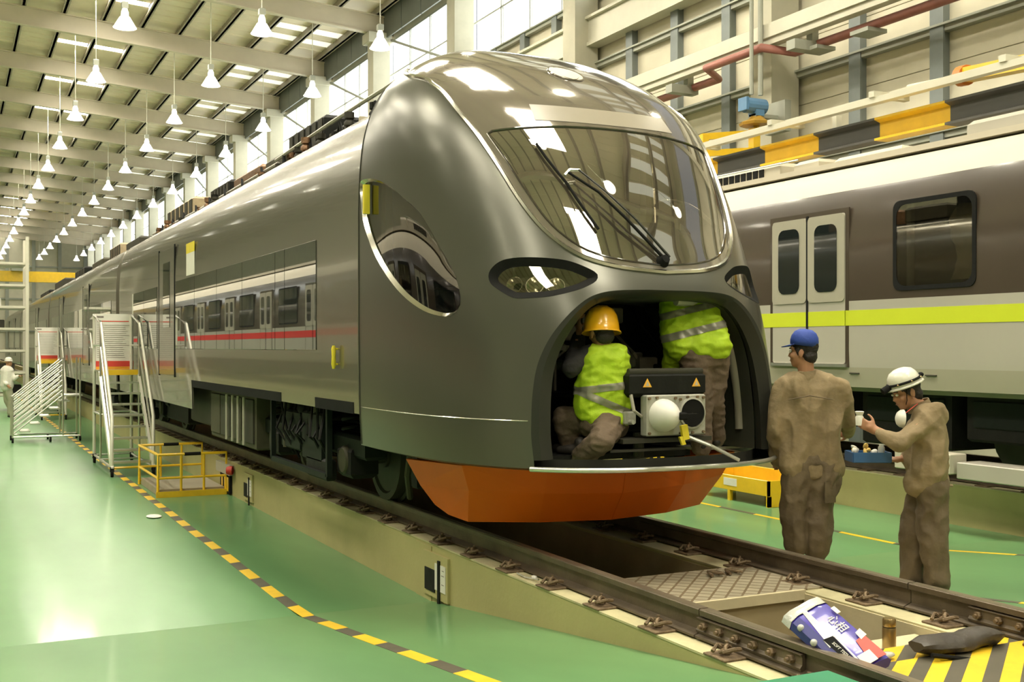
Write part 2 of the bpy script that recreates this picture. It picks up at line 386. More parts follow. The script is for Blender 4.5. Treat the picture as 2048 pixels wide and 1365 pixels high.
# fascia above the windows
fb = MB().box(-.02, .04, -.97, .97, 0, 1.2).mesh('fascia_panel', M['fascia'])
for k in range(52): inst('fascia_panel', fb, wall, (15.3, 19.4 + 2 * k, 14.2))

# ceiling
ceil = thing('ceiling', '', ''); del ceil['label']; del ceil['category']; struct(ceil)
def raft():
    mb = MB(); xs = (XL, -8, XR); d = .72
    for a, b in ((0, 1), (1, 2)):
        xa, xb = xs[a], xs[b]; za, zb = roofz(xa), roofz(xb)
        for (hw, z0, z1) in ((.14, -.02, .03), (.05, .03, d - .03), (.14, d - .03, d + .02)):
            mb.add([(x, y, z + e) for x, z in ((xa, za), (xb, zb)) for e in (z0, z1) for y in (-hw, hw)], [(0, 1, 3, 2), (4, 6, 7, 5), (0, 4, 5, 1), (2, 3, 7, 6), (0, 2, 6, 4), (1, 5, 7, 3)])
    return mb.mesh('rafter', M['rafter'])
rm = raft()
for yb in BAYS: inst('rafter', rm, ceil, (0, yb, 0))
PX = [15.0 - 1.55 * i for i in range(24)]
for i, x in enumerate(PX):
    z = roofz(x) + .74
    MB().box(x - .05, x + .05, Y0, Y1, z, z + .26).box(x - .11, x + .11, Y0, Y1, z, z + .03).build('purlin', M['purlin'], ceil)
def sheet(dx, m, y0=0, y1=8.0, ribs=True, nm='roof_sheet'):
    mb = MB(); s = -.07
    mb.add([(x, y, (x) * s + e) for x in (-dx / 2, dx / 2) for y in (y0, y1) for e in (0, .03)], [(0, 2, 6, 4), (1, 5, 7, 3), (0, 4, 5, 1), (2, 3, 7, 6), (0, 1, 3, 2), (4, 6, 7, 5)])
    if ribs:
        n = int((y1 - y0) / .8)
        for k in range(1, n):
            y = y0 + (y1 - y0) * k / n
            mb.add([(x, y + q, x * s - e) for x in (-dx / 2, dx / 2) for q, e in ((-.06, 0), (-.03, .04), (.03, .04), (.06, 0))], [(0, 1, 5, 4), (1, 2, 6, 5), (2, 3, 7, 6)])
    return mb.mesh(nm, m)
sh = sheet(1.55, M['roof']); 
shs = [sheet(1.55, M['roof'], 0, 1.9, False), sheet(1.55, M['roof'], 2.5, 5.1, False), sheet(1.55, M['roof'], 5.7, 8, False)]
sk = [sheet(1.35, M['skyl'], 1.95, 2.45, False, 'roof_light'), sheet(1.35, M['skyl'], 5.15, 5.65, False, 'roof_light')]
skd = [sheet(1.35, M['skyd'], a, a + .7, False, 'roof_light') for a in (.8, 2.4, 4.0, 5.6)]
for yb in BAYS:
    if yb > Y1 - 4: continue
    for i, x in enumerate(PX[:-1]):
        xc = x - .775; z = roofz(xc) + 1.01
        if xc < -8: continue
        if i in (5, 6) or (abs(xc + 6) < 1.3):
            for q in shs: inst('roof_sheet', q, ceil, (xc, yb, z))
            for q in sk: inst('roof_light', q, ceil, (xc, yb, z))
        else:
            inst('roof_sheet', sh, ceil, (xc, yb, z))
            if i in (0, 1):
                for q in skd: inst('roof_light', q, ceil, (xc, yb, z - .05))
mb = MB(); mb.add([(XL, Y0, roofz(XL) + 1.0), (-8.6, Y0, roofz(-8) + 1.0), (-8.6, Y1, roofz(-8) + 1.0), (XL, Y1, roofz(XL) + 1.0)], [(0, 1, 2, 3)])
mb.add([(15, Y0, 15.4), (XR + .3, Y0, 15.4), (XR + .3, Y1, 15.4), (15, Y1, 15.4)], [(0, 1, 2, 3)])
mb.build('roof_slab', M['roof'], ceil)
# far wall, left wall, wall behind the camera
wf = thing('wall_far', '', '', (0, Y1, 0)); del wf['label']; del wf['category']; struct(wf)
MB().box(XL, XR, Y1 - .2, Y1, 0, 16.9).build('wall_backing', M['wall'], wf)
for x in range(0, 17, 3): MB().box(x - .2, x + .2, Y1 - .5, Y1 - .2, 0, 15.5).build('wall_post', M['steel_gr'], wf)
for z in (4, 8, 12): MB().box(XL, XR, Y1 - .4, Y1 - .2, z - .1, z + .1).build('girt', M['steel_gr'], wf)
struct(MB().box(XL - .2, XL, Y0, Y1, 0, 16.9).build('wall_left', M['wall']))
struct(MB().box(XL, XR, Y0 - .2, Y0, 0, 16.9).build('wall_near', M['wall']))

# high-bay lamps
def lamp(x, group):
    r = thing('high_bay_lamp', '', 'lamp', (0, 0, 0), group)
    MB().lathe([(.02, .62), (.07, .60), (.11, .50), (.12, .36), (.16, .33), (.34, .02), (.36, 0), (.33, .01), (.15, .30), (.02, .32)], (0, 0, 0), n=16).build('lamp_shade', M['lampwhite'], r, True)
    MB().lathe([(.0, 0.09), (.2, .10), (.2, .13), (0, .13)], (0, 0, 0), n=12).build('bulb', M['bulb'], r)
    MB().box(-.1, .1, -.1, .1, .6, .82, bev=.02).build('ballast_box', M['steel_gr'], r)
    MB().tube([(0, 0, .8), (0, 0, roofz(x) + 1.0 - 12.1)], .018, 6).build('hanger_rod', M['steel_lt'], r)
    return r
ORD = ['nearest', 'second', 'third', 'fourth', 'fifth', 'sixth', 'seventh', 'eighth', 'ninth', 'tenth', 'eleventh', 'twelfth', 'thirteenth', 'fourteenth']
for x, lab, grp in [(4.86, 'left row under the roof lights', 'high-bay lamps, left row'), (8.9, 'middle hanging row', 'high-bay lamps, middle row'),
        (12.9, 'row beside the clerestory windows', 'high-bay lamps, window row'), (-1.5, '', 'high-bay lamps outside the frame'), (-7.5, '', 'high-bay lamps outside the frame')]:
    l0 = None
    for k in range(-4, 14 if x > 0 else 6):
        y = 36.1 + 8 * k
        if y > Y1 - 8: continue
        if l0 is None: o = l0 = lamp(x, grp)
        else: o = copy_tree(l0)
        if k >= 0 and x > 0: o['label'] = 'white high-bay lamp, %s visible one in the %s' % (ORD[k], lab)
        else: o['label'] = 'white high-bay lamp hanging outside the frame'; o['group'] = 'high-bay lamps outside the frame'
        o.location = (x, y + (1.2 if 0 < x < 6 else 0), 12.1)

# red sprinkler pipe on the crane girder
r = thing('sprinkler_pipe', 'red pipe clamped under the pale girder, jogging round the column', 'pipe', (14.4, 20, 7.8))
MB().tube([(14.6, 10, 7.75), (14.6, 17.2, 7.75), (14.05, 17.5, 7.85), (14.05, 19.3, 7.85), (14.6, 19.6, 7.75), (14.6, 24.6, 7.75)], .085, 10).build('pipe_run', M['redpipe'], r, True)
MB().tube([(14.2, 24.4, 7.55), (13.9, 23.4, 7.65), (14.6, 22.2, 7.9), (14.6, 23.3, 7.9)], .085, 10).build('pipe_branch', M['redpipe'], r, True)
MB().tube([(14.2, 24.4, 7.55), (14.6, 27, 7.4), (14.6, 60, 7.4)], .085, 10).build('pipe_run', M['redpipe'], r, True)
for y in (12.4, 15.2, 16.5, 22.8, 25.6): MB().box(14.35, 14.8, y - .22, y + .22, 7.60, 7.67).build('pipe_bracket', M['steel_gr'], r)
# far overhead crane
r = thing('overhead_crane', 'yellow overhead travelling crane spanning the far end of the hall', 'crane', (6, 118, 8.4))
MB().box(-6, 14.2, 117.4, 118.4, 8.3, 9.3).build('bridge_beam', M['yellow'], r)
MB().box(5, 6.6, 117, 119, 9.3, 9.9).build('trolley', M['steel_gr'], r)
for x in (-5.8, 13.6): MB().box(x - .3, x + .5, 116.2, 119.6, 8.0, 8.5).build('end_carriage', M['yellow'], r)

# ================================================================ TRACKS
rp = [(-.066, 0), (.066, 0), (.066, .012), (.010, .03), (.010, .105), (.034, .115), (.036, .145), (.030, .150), (-.030, .150), (-.036, .145), (-.034, .115), (-.010, .105), (-.010, .03), (-.066, .012)]
def railmesh(y0, y1):
    mb = MB(); mb.prism([(p[0], p[1]) for p in rp], (0, y0, 0), (1, 0, 0), (0, 0, 1), (0, 1, 0), y1 - y0)
    mb.mi(1).box(-.029, .029, y0, y1, .1495, .1512)
    return mb.mesh('rail', [M['rail'], M['railtop']])
RX1, RX2, RB = 3.645, 5.165, RZ + .012
def fastener():
    mb = MB(); mb.box(-.20, .20, -.09, .09, 0, .014, bev=.004)
    return mb.mesh('rail_fastener', M['rust'])
def clipmesh(sx):
    mb = MB(); pts = []
    for k in range(9):
        t = k / 8 * 1.7 * math.pi; pts.append((sx * (.125 + .035 * math.cos(t)), -.045 + .011 * k, .045 + .022 * math.sin(t * 1.3)))
    mb.tube(pts, .011, 6)
    pts = [(sx * .07, -.05, .045), (sx * .12, -.07, .055), (sx * .17, -.04, .04), (sx * .16, .0, .03), (sx * .1, .01, .05), (sx * .14, .05, .055), (sx * .185, .03, .03)]
    mb.tube(pts, .011, 6)
    return mb.mesh('clip', M['rust'], True)
def boltmesh(sx):
    mb = MB(); mb.lathe([(0, .082), (.010, .082), (.010, .04), (.022, .04), (.022, .018), (0, .018)], (sx * .12, 0, 0), n=6)
    return mb.mesh('bolt', M['rust'])
fm, clL, clR, boL, boR = fastener(), clipmesh(-1), clipmesh(1), boltmesh(-1), boltmesh(1)
t1 = thing('rail_track', 'rusty rail track on the kerbs over the inspection pit, in front of the dark train', 'track', (4.4, 6, RZ))
for x in (RX1, RX2):
    inst('rail', railmesh(-3, 5.02), t1, (x, 0, RB)); inst('rail', railmesh(5.03, Y1 - 3), t1, (x, 0, RB))
    for k in range(0 if x == RX1 else -2, 50):
        y = 4.05 + .62 * k
        f = inst('rail_fastener', fm, t1, (x, y, RZ))
        if k < 24:
            for mname, mm in (('clip', clL), ('clip', clR), ('bolt', boL), ('bolt', boR)): subinst(mname, mm, f)
# fish plates with bolts at the rail joint
for x, sx, y0 in ((RX1, -1, 4.62), (RX2, -1, 4.15)):
    j = MB().prism([(0, 0), (.028, .004), (.034, .02), (.020, .035), (.020, .07), (.032, .085), (0, .09)], (x + sx * .012, y0 - .42, RB + .018), (sx, 0, 0), (0, 0, 1), (0, 1, 0), .84).build('joint_bar', M['rail'], t1)
    for k in range(6):
        MB().cyl((x + sx * .03, y0 - .35 + .14 * k, RB + .068), (x + sx * .062, y0 - .35 + .14 * k, RB + .068), .021, 6).cyl((x + sx * .06, y0 - .35 + .14 * k, RB + .068), (x + sx * .078, y0 - .35 + .14 * k, RB + .068), .011, 8).build('joint_bolt', M['rust'], j)
t2 = thing('rail_track', 'dark rail track on the right kerb under the light grey metro train', 'track', (11.3, 6, RZ))
for x in (10.6, 12.04): inst('rail', railmesh(-3, 90), t2, (x, 0, RB))
for k in range(0, 36): inst('rail_fastener', fm, t2, (10.6, 6 + .62 * k, RZ))
# chequered cover plate over the pit
r = thing('cover_plate', 'chequered steel cover plate bridging the pit between the rails', 'plate', (4.4, 6.1, RZ))
MB().box(3.74, 5.09, 5.72, 6.52, RZ + .001, RZ + .012).build('tread_plate', MATS['tread_plate'], r)
MB().box(3.905, 4.925, 5.69, 5.72, RZ - .05, RZ + .013).build('plate_edge', M['pitlight'], r)
# striped plates
def striped(name, label, x0, x1, y0, y1, z, n, slant, ph=0):
    r = thing(name, label, 'plate', ((x0 + x1) / 2, (y0 + y1) / 2, z))
    MB().box(x0, x1, y0, y1, z, z + .010).build('plate_sheet', M['yellowtape'], r)
    wst = (x1 - x0) / n
    def clip(poly, c, sg):
        out = []
        for i in range(len(poly)):
            p, q = poly[i - 1], poly[i]; ip, iq = (p[0] - c) * sg >= 0, (q[0] - c) * sg >= 0
            if ip != iq: t = (c - p[0]) / (q[0] - p[0]); out.append((c, p[1] + (q[1] - p[1]) * t))
            if iq: out.append(q)
        return out
    for k in range(-int(slant / wst) - 2, n + 2):
        xa = x0 + (k + ph) * wst; poly = clip(clip([(xa, y0), (xa + wst * .46, y0), (xa + wst * .46 + slant, y1), (xa + slant, y1)], x0, 1), x1, -1)
        if len(poly) < 3: continue
        MB().prism(poly, (0, 0, z + .010), (1, 0, 0), (0, 1, 0), (0, 0, 1), .0015).build('stripe', M['blacktape'], r)
    return r
striped('striped_plate', 'wide yellow and black striped steel plate in the bottom right corner', 3.76, 5.08, 2.6, 4.17, RZ + .012, 5, 2.1, .2)
striped('striped_plate', 'narrow striped plate edge under the black tool bag', 3.76, 5.08, 4.18, 4.40, RZ + .003, 5, .29, .6)
# green crossing block
b = MB().box(2.75, 3.555, 2.2, 3.96, RZ, RZ + .115, bev=.012).build('crossing_block', M['greenblk']); tag(b, 'green painted block against the near rail at the bottom edge', 'block')

# floor marking tapes: each coloured length a part
def tapeline(label, x, ys0, ys1, per, yl, w_, zoff=.0025, cat='floor tape', black=True):
    r = thing('floor_marking_tape', label, cat, (x, ys0, 0))
    def z(y): return RZ * max(0, min(1, (RY1 - y) / (RY1 - RY0)))
    y = ys0; n = 0
    while y < ys1:
        for (a, b, mm, nm) in ((y, y + yl, M['yellowtape'], 'yellow_length'), (y + yl, y + per, M['blacktape'], 'black_length')):
            if nm == 'black_length' and not black: continue
            k = w_ * .35; wob = .006 * math.sin(n * 1.7)
            vs = []
            for t in (a, b):
                for s_, dy in ((-1, -k / 2), (1, k / 2)):
                    yy = t + dy; vs.append((x + wob + s_ * w_ / 2, yy, z(yy) + zoff))
            vs = [vs[0], vs[1], vs[3], vs[2]]
            mb = MB(); mb.add(vs + [(p[0], p[1], p[2] - .0022) for p in vs], [(0, 1, 2, 3), (7, 6, 5, 4), (0, 4, 5, 1), (1, 5, 6, 2), (2, 6, 7, 3), (3, 7, 4, 0)])
            mb.build(nm, mm, r)
        y += per; n += 1
tapeline('yellow and black floor tape running along the green floor left of the dark train', 2.40, 4.22, 60, .82, .44, .10)
tapeline('thin yellow and dark floor line between the two trains', 8.8, 4.3, 30, 1.5, .8, .07)
tapeline('short yellow dashes on the green floor behind the near track at the right edge', 6.30, 3.2, 8, 1.5, .5, .06)
# ================================================================ THE DARK TRAIN
TX = 4.40
train = thing('passenger_train', 'dark metallic grey train with a bulbous nose, big oval windscreen and open coupler hatch', 'train', (TX, 20, RZ + .16))
def pchip(xs, ys):
    xs = np.array(xs, float); ys = np.array(ys, float); h = np.diff(xs); d = np.diff(ys) / h; m = np.zeros(len(xs))
    m[0] = d[0]; m[-1] = d[-1]
    for i in range(1, len(xs) - 1):
        if d[i - 1] * d[i] > 0:
            w1 = 2 * h[i] + h[i - 1]; w2 = h[i] + 2 * h[i - 1]; m[i] = (w1 + w2) / (w1 / d[i - 1] + w2 / d[i])
    def f(x):
        x = np.clip(x, xs[0], xs[-1]); i = np.clip(np.searchsorted(xs, x) - 1, 0, len(xs) - 2); t = (x - xs[i]) / h[i]
        return ys[i] * (1 + 2 * t) * (1 - t) ** 2 + h[i] * m[i] * t * (1 - t) ** 2 + ys[i + 1] * t * t * (3 - 2 * t) + h[i] * m[i + 1] * t * t * (t - 1)
    return f
YB = 8.8
fW = pchip([1.2, 1.6, 2.4, 3.1, 3.4, 3.654, 3.80, 3.945, 4.118, 4.23, 4.36, 4.485, 4.56, 4.6], [1.415, 1.435, 1.44, 1.44, 1.433, 1.412, 1.383, 1.337, 1.247, 1.15, .985, .745, .47, 0.0])
fY = pchip([1.2, 1.6, 2.0, 2.4, 2.7, 3.0, 3.3, 3.6, 3.9, 4.12, 4.3, 4.42, 4.52, 4.6], [6.20, 6.235, 6.305, 6.43, 6.59, 6.755, 6.945, 7.165, 7.45, 7.75, 8.05, 8.30, 8.54, 8.8])
PP = 2.7
def qq(z): return 3.24 + (2.59 - 3.24) * np.clip((z - 1.2) / 3.4, 0, 1)
def nose(a, z, off=0.):
    """point of the nose surface: a = -1 (left side) .. 1 (right side) round the plan, z = height"""
    ph = np.clip(np.abs(a), 0, 1) * np.pi / 2; W = fW(z); L = YB - fY(z)
    x = TX + np.sign(a) * W * np.sin(ph) ** (2 / PP); y = YB - L * np.maximum(np.cos(ph), 0) ** (2 / qq(z))
    return np.stack([x, y, z + 0 * x], -1)
# parameter with the plan angle spread evenly along the outline
AA = np.linspace(0, 1, 801); _p = nose(AA, np.full(801, 2.6)); _l = np.concatenate([[0], np.cumsum(np.linalg.norm(np.diff(_p[:, :2], axis=0), axis=1))]); LT = _l[-1]
def a_of_l(l): return np.sign(l) * np.interp(np.abs(l), _l, AA)
def l_of_a(a): return np.sign(a) * np.interp(np.abs(a), AA, _l)
ZT = 1.25; SZ = 5.0
def z_of_s(s): return ZT + (4.5995 - ZT) * (1 - (1 - np.clip(s / SZ, 0, 1)) ** 1.6)
def s_of_z(z): return SZ * (1 - (1 - np.clip((z - ZT) / (4.5995 - ZT), 0, 1)) ** (1 / 1.6))
def N3(l, s): return nose(a_of_l(l), z_of_s(s))
def hit(u, v):
    """(l, s) of the nose surface seen at pixel (u, v)"""
    r = (u - CX) / F; d = np.array([sn + cs * r, cs - sn * r, -(v - CY) / F]); o = np.array([0, 0, HC])
    t = np.linspace(6.0, 11.5, 5501); p = o + t[:, None] * d; z = p[:, 2]
    zc = np.clip(z, 1.0, 4.5999); W = np.maximum(fW(zc), 1e-3); L = np.maximum(YB - fY(zc), 1e-3); dx = np.abs(p[:, 0] - TX) / W; dy = np.clip(YB - p[:, 1], 0, None) / L
    f = dx ** PP + dy ** qq(zc) - 1; ok = (f < 0) & (z < 4.6)
    i = np.argmax(ok) if ok.any() else np.argmin(f)
    x, y, z = p[i]; z = min(max(z, 1.0), 4.599); W = float(fW(z)); L = float(YB - fY(z))
    a = math.atan2((abs(x - TX) / W) ** (PP / 2), (max(YB - y, 0) / L) ** (float(qq(z)) / 2)) / (math.pi / 2)
    return (math.copysign(float(l_of_a(a)), x - TX), float(s_of_z(z)))
def smooth_closed(pts, n):
    """closed Catmull-Rom through pts, resampled to n points"""
    P_ = np.array(pts, float); N = len(P_); out = []
    for i in range(N):
        p0, p1, p2, p3 = P_[i - 1], P_[i], P_[(i + 1) % N], P_[(i + 2) % N]
        for t in np.linspace(0, 1, 12, endpoint=False):
            out.append(.5 * ((2 * p1) + (-p0 + p2) * t + (2 * p0 - 5 * p1 + 4 * p2 - p3) * t * t + (-p0 + 3 * p1 - 3 * p2 + p3) * t ** 3))
    out = np.array(out + [out[0]]); d = np.concatenate([[0], np.cumsum(np.linalg.norm(np.diff(out, axis=0), axis=1))])
    q = np.linspace(0, d[-1], n, endpoint=False); return np.stack([np.interp(q, d, out[:, 0]), np.interp(q, d, out[:, 1])], -1)
def smooth_open(pts, n):
    P_ = np.array(pts, float); P_ = np.vstack([2 * P_[0] - P_[1], P_, 2 * P_[-1] - P_[-2]]); out = []
    for i in range(1, len(P_) - 2):
        p0, p1, p2, p3 = P_[i - 1:i + 3]
        for t in np.linspace(0, 1, 12, endpoint=False):
            out.append(.5 * ((2 * p1) + (-p0 + p2) * t + (2 * p0 - 5 * p1 + 4 * p2 - p3) * t * t + (-p0 + 3 * p1 - 3 * p2 + p3) * t ** 3))
    out = np.array(out + [P_[-2]]); d = np.concatenate([[0], np.cumsum(np.linalg.norm(np.diff(out, axis=0), axis=1))])
    q = np.linspace(0, d[-1], n); return np.stack([np.interp(q, d, out[:, 0]), np.interp(q, d, out[:, 1])], -1)
# outlines on the left half, as pixels of the photograph carried onto the surface, then mirrored
visL = [hit(*p) for p in [(803, 148), (840.6, 155), (864, 168), (887.5, 186.6), (918, 225), (946, 258), (969.5, 291), (998, 334), (1036, 395), (1078, 450), (1120, 487), (1162, 512.6), (1204, 527), (1246, 536), (1288, 541)]]
visL = [(-abs(l), s) for l, s in visL]; bot = visL[-1][1] - .012
visL = smooth_open([visL[0]] + visL[1:] + [(0, bot)], 70)
visL[-1, 0] = 0
S_top = visL[0, 1]
visor = np.vstack([[-LT - .01, S_top]] * 0 + [visL, visL[-2::-1] * [-1, 1]])   # open at the back edge, runs left to right
hl = smooth_closed([hit(*p) for p in [(977, 553), (982, 538.6), (998.6, 524), (1022, 517), (1057, 515), (1101, 517), (1138, 522.5), (1174, 536), (1194, 548), (1194, 560), (1182, 569), (1152, 581), (1101, 593), (1042.5, 597), (1022, 594), (998.6, 581), (982, 568)]], 64)
opL = [hit(*p) for p in [(1067.6, 922), (1063, 880), (1062.5, 853), (1064.6, 794.5), (1073.4, 736), (1094, 686), (1123, 645), (1158, 610), (1188, 591), (1226, 582), (1284.5, 580)]]
opL = [(-abs(l), s) for l, s in opL]
opL = smooth_open(opL + [(0, opL[-1][1])], 60); opL[-1, 0] = 0
opening = np.vstack([[[opL[0, 0], -.2]], opL, opL[-2::-1] * [-1, 1], [[-opL[0, 0], -.2]]])
swp = [(720.5, 366), (737, 357.6), (760, 362), (784, 376), (807, 396), (835, 420), (859, 457), (884.5, 502), (905.6, 539), (917, 572), (921, 598), (917, 619), (901, 632), (877.5, 632), (842, 619), (802.5, 588), (770, 546), (744, 497), (727, 443), (722, 400)]
sw = smooth_closed([(-min(abs(hit(*p)[0]), LT - .012), hit(*p)[1]) for p in swp], 72)
def inset(poly, d):
    c = poly; nx = np.roll(c, -1, 0) - np.roll(c, 1, 0); nx = nx / np.linalg.norm(nx, axis=1)[:, None]; nn = np.stack([-nx[:, 1], nx[:, 0]], -1)
    area_ = np.sum(c[:, 0] * np.roll(c[:, 1], -1) - np.roll(c[:, 0], -1) * c[:, 1]); return c + nn * d * (1 if area_ > 0 else -1)
def mir(p): return p * [-1, 1]
def inpoly(P_, poly):
    x, y = P_[:, 0], P_[:, 1]; r = np.zeros(len(P_), bool); n = len(poly); j = n - 1
    for i in range(n):
        xi, yi = poly[i]; xj, yj = poly[j]; c = ((yi > y) != (yj > y)); 
        with np.errstate(divide='ignore', invalid='ignore'): r ^= c & (x < (xj - xi) * (y - yi) / (yj - yi + 1e-12) + xi)
        j = i
    return r
# constrained triangulation of the whole nose in (l, s)
hl_i = inset(hl, .055); sw_i = inset(sw, .028)
# windscreen glass inside the visor
gtop = float(s_of_z(3.60)); g = []
vis_poly = np.vstack([[[-LT - .2, SZ + .2]], [[-LT - .2, S_top]], visor, [[LT + .2, S_top]], [[LT + .2, SZ + .2]]])
vl_i = []
for k in range(len(visL)):
    i0, i1 = max(k - 1, 0), min(k + 1, len(visL) - 1); t = visL[i1] - visL[i0]; t = t / np.linalg.norm(t); n_ = np.array([-t[1], t[0]])
    if n_[0] < 0 and k < len(visL) - 2: n_ = -n_ if (n_[1] < 0 and n_[0] < 0) else n_
    vl_i.append(visL[k] + n_ * (.085 if k < 50 else .085 - (.03) * (k - 50) / 20))
vl_i = np.array(vl_i); vl_i[-1, 0] = 0
gl = vl_i[vl_i[:, 1] < gtop]
tl = np.array([(x, gtop + .10 * (1 - (x / gl[0, 0]) ** 2)) for x in np.linspace(0, gl[0, 0], 24)][1:])
glass = np.vstack([gl, (gl[-2::-1]) * [-1, 1], (tl[::-1][1:]) * [-1, 1], [[0, gtop + .10]], tl[:-1]])
pts = []; edges = []
def addpoly(p, closed=True):
    b = len(pts); pts.extend([tuple(q) for q in p]); n = len(p); edges.extend([(b + i, b + (i + 1) % n) for i in range(n if closed else n - 1)])
gy = np.linspace(0, SZ, 92); gx = np.linspace(-LT, LT, 150)
bnd = [(-LT, s) for s in gy] + [(x, SZ) for x in gx[1:-1]] + [(LT, s) for s in gy[::-1]] + [(x, 0) for x in gx[1:-1][::-1]]
addpoly(bnd)
op_c = opening.copy(); op_c[0, 1] = 0; op_c[-1, 1] = 0
addpoly(np.vstack([op_c]), False)
vis_c = np.vstack([[[-LT, S_top]], visor, [[LT, S_top]]]); addpoly(vis_c, False)
for q in (glass, hl, mir(hl), hl_i, mir(hl_i), sw, mir(sw), sw_i, mir(sw_i)): addpoly(q)
allb = np.array(pts)
G = np.array([(x, y) for x in gx[1:-1] for y in gy[1:-1]])
keep = np.ones(len(G), bool)
for i in range(0, len(allb), 1):
    keep &= ((G[:, 0] - allb[i, 0]) ** 2 + (G[:, 1] - allb[i, 1]) ** 2) > .018 ** 2
pts2 = [Vector(p) for p in pts] + [Vector(p) for p in G[keep]]
vo, eo, fo, *_ = delaunay_2d_cdt(pts2, edges, [], 0, 1e-5)
V2 = np.array([tuple(v) for v in vo]); Ft = np.array([tuple(f) for f in fo if len(f) == 3]); C2 = V2[Ft].mean(1)
V3 = N3(V2[:, 0], V2[:, 1])
inside_op = inpoly(C2, opening); ihl = inpoly(C2, hl) | inpoly(C2, mir(hl)); ihli = inpoly(C2, hl_i) | inpoly(C2, mir(hl_i))
isw = inpoly(C2, sw) | inpoly(C2, mir(sw)); iswi = inpoly(C2, sw_i) | inpoly(C2, mir(sw_i)); ivis = inpoly(C2, vis_poly); igl = inpoly(C2, glass)
# analytic-like smooth normals come from one shared mesh: area normals of the full surface
e_ = 1e-3
def nrm(l, s):
    a = N3(np.clip(l + e_, -LT, LT), s) - N3(np.clip(l - e_, -LT, LT), s); b = N3(l, np.clip(s + e_, 0, SZ - .001)) - N3(l, np.clip(s - e_, 0, SZ - .002))
    n = np.cross(a, b); n = n / (np.linalg.norm(n, axis=1)[:, None] + 1e-12); 
    return n
VN = nrm(V2[:, 0], V2[:, 1])
ctr = np.array([TX, 8.6, 2.9]); flip = np.einsum('ij,ij->i', VN, V3 - ctr) < 0; VN[flip] *= -1
bad = ~np.isfinite(VN).all(1) | (np.linalg.norm(VN, axis=1) < .5); VN[bad] = (0, 0, 1)
def region(name, mask, m, parent, off=0.):
    f = Ft[mask]; ids, inv = np.unique(f, return_inverse=True); inv = inv.reshape(f.shape)
    v = V3[ids] + VN[ids] * off
    # outward winding
    p = v[inv]; nn = np.cross(p[:, 1] - p[:, 0], p[:, 2] - p[:, 0]); s_ = np.einsum('ij,ij->i', nn, VN[ids][inv[:, 0]]) < 0
    inv[s_] = inv[s_][:, ::-1]
    me = bpy.data.meshes.new(name); me.from_pydata(v.tolist(), [], inv.tolist()); me.materials.append(m); me.update()
    me.polygons.foreach_set('use_smooth', [True] * len(me.polygons))
    me.normals_split_custom_set_from_vertices([tuple(n) for n in VN[ids]])
    return link(name, me, parent)
region('nose_shell', ~inside_op & ~ihl & ~isw & ~ivis, M['nose'], train)
vz = region('visor_panel', ivis & ~igl, M['visor'], train); vz['label'] = 'glossy brown roof visor round the windscreen'
wsg = region('windscreen', igl, MATS['windscreen_glass'], train, -.004); wsg['label'] = 'large curved windscreen glass'
def ribbon(name, poly, m, parent, r, off=0., closed=True, n=6):
    l, s = poly[:, 0], poly[:, 1]; p = N3(l, s) + nrm_out(l, s) * off
    return MB().tube([Vector(q) for q in p], r, n, True, closed).build(name, m, parent, True)
def nrm_out(l, s):
    n = nrm(np.array(l, float), np.array(s, float)); p = N3(l, s); f = np.einsum('ij,ij->i', n, p - ctr) < 0; n[f] *= -1; return n
bead = ribbon('visor_bead', np.vstack([[[-LT + .01, S_top]], visor, [[LT - .01, S_top]]]), M['chrome'], train, .019, .0, False)
ribbon('glass_seal', glass, M['frit'], train, .008)
def band(name, outer, inner, m, parent, off0=.0, off1=-.03):
    """recessed ring between two outlines of equal length"""
    n = len(outer); a = N3(outer[:, 0], outer[:, 1]) + nrm_out(outer[:, 0], outer[:, 1]) * off0; b = N3(inner[:, 0], inner[:, 1]) + nrm_out(inner[:, 0], inner[:, 1]) * off1
    mb = MB(); mb.add([tuple(q) for q in np.vstack([a, b])], [(i, (i + 1) % n, n + (i + 1) % n, n + i) for i in range(n)]); return mb.build(name, m, parent, True)
for sg in (1, -1):
    H_, Hi, Sw, Swi = (hl, hl_i, sw, sw_i) if sg == 1 else (mir(hl), mir(hl_i), mir(sw), mir(sw_i))
    side = (lambda c: c[:, 0] < 0) if sg == 1 else (lambda c: c[:, 0] > 0)
    h = band('headlight_frame', H_, Hi, M['black'], train, .002, -.035)
    region('lens', ihli & side(C2), MATS['lamp_lens_glass'], h, -.034)
    # housing bowl with lamp units behind the lens
    cen = Hi.mean(0); n = len(Hi); rings = []
    for k, (sc_, dd) in enumerate(((1, -.036), (.97, -.10), (.80, -.17), (.4, -.19), (.02, -.19))):
        q = cen + (Hi - cen) * sc_; rings.append(N3(q[:, 0], q[:, 1]) + nrm_out(q[:, 0], q[:, 1]) * dd)
    mb = MB(); mb.add([tuple(p) for p in np.vstack(rings)], [(k * n + i, k * n + (i + 1) % n, (k + 1) * n + (i + 1) % n, (k + 1) * n + i) for k in range(4) for i in range(n)])
    mb.build('lamp_bowl', M['tgrey'], h, True)
    for t_, rr in ((-.22, .055), (-.06, .06), (.10, .055)):
        q = cen + np.array([t_ * 1.0, -.02]); c = N3(q[None, 0], q[None, 1])[0] ; nn = nrm_out(q[None, 0], q[None, 1])[0]
        MB().lathe([(.001, .02), (rr * .5, .03), (rr, .09), (rr * 1.1, .09), (rr * 1.1, .0)], c - nn * .19, nn, 14).build('lamp_unit', M['chrome'], h, True)
    s_ = band('side_window_frame', Sw, Swi, M['rimdark'] if False else M['chrome'], train, .002, -.03)
    region('side_window_glass', iswi & side(C2), MATS['side_glass'], s_, -.03)
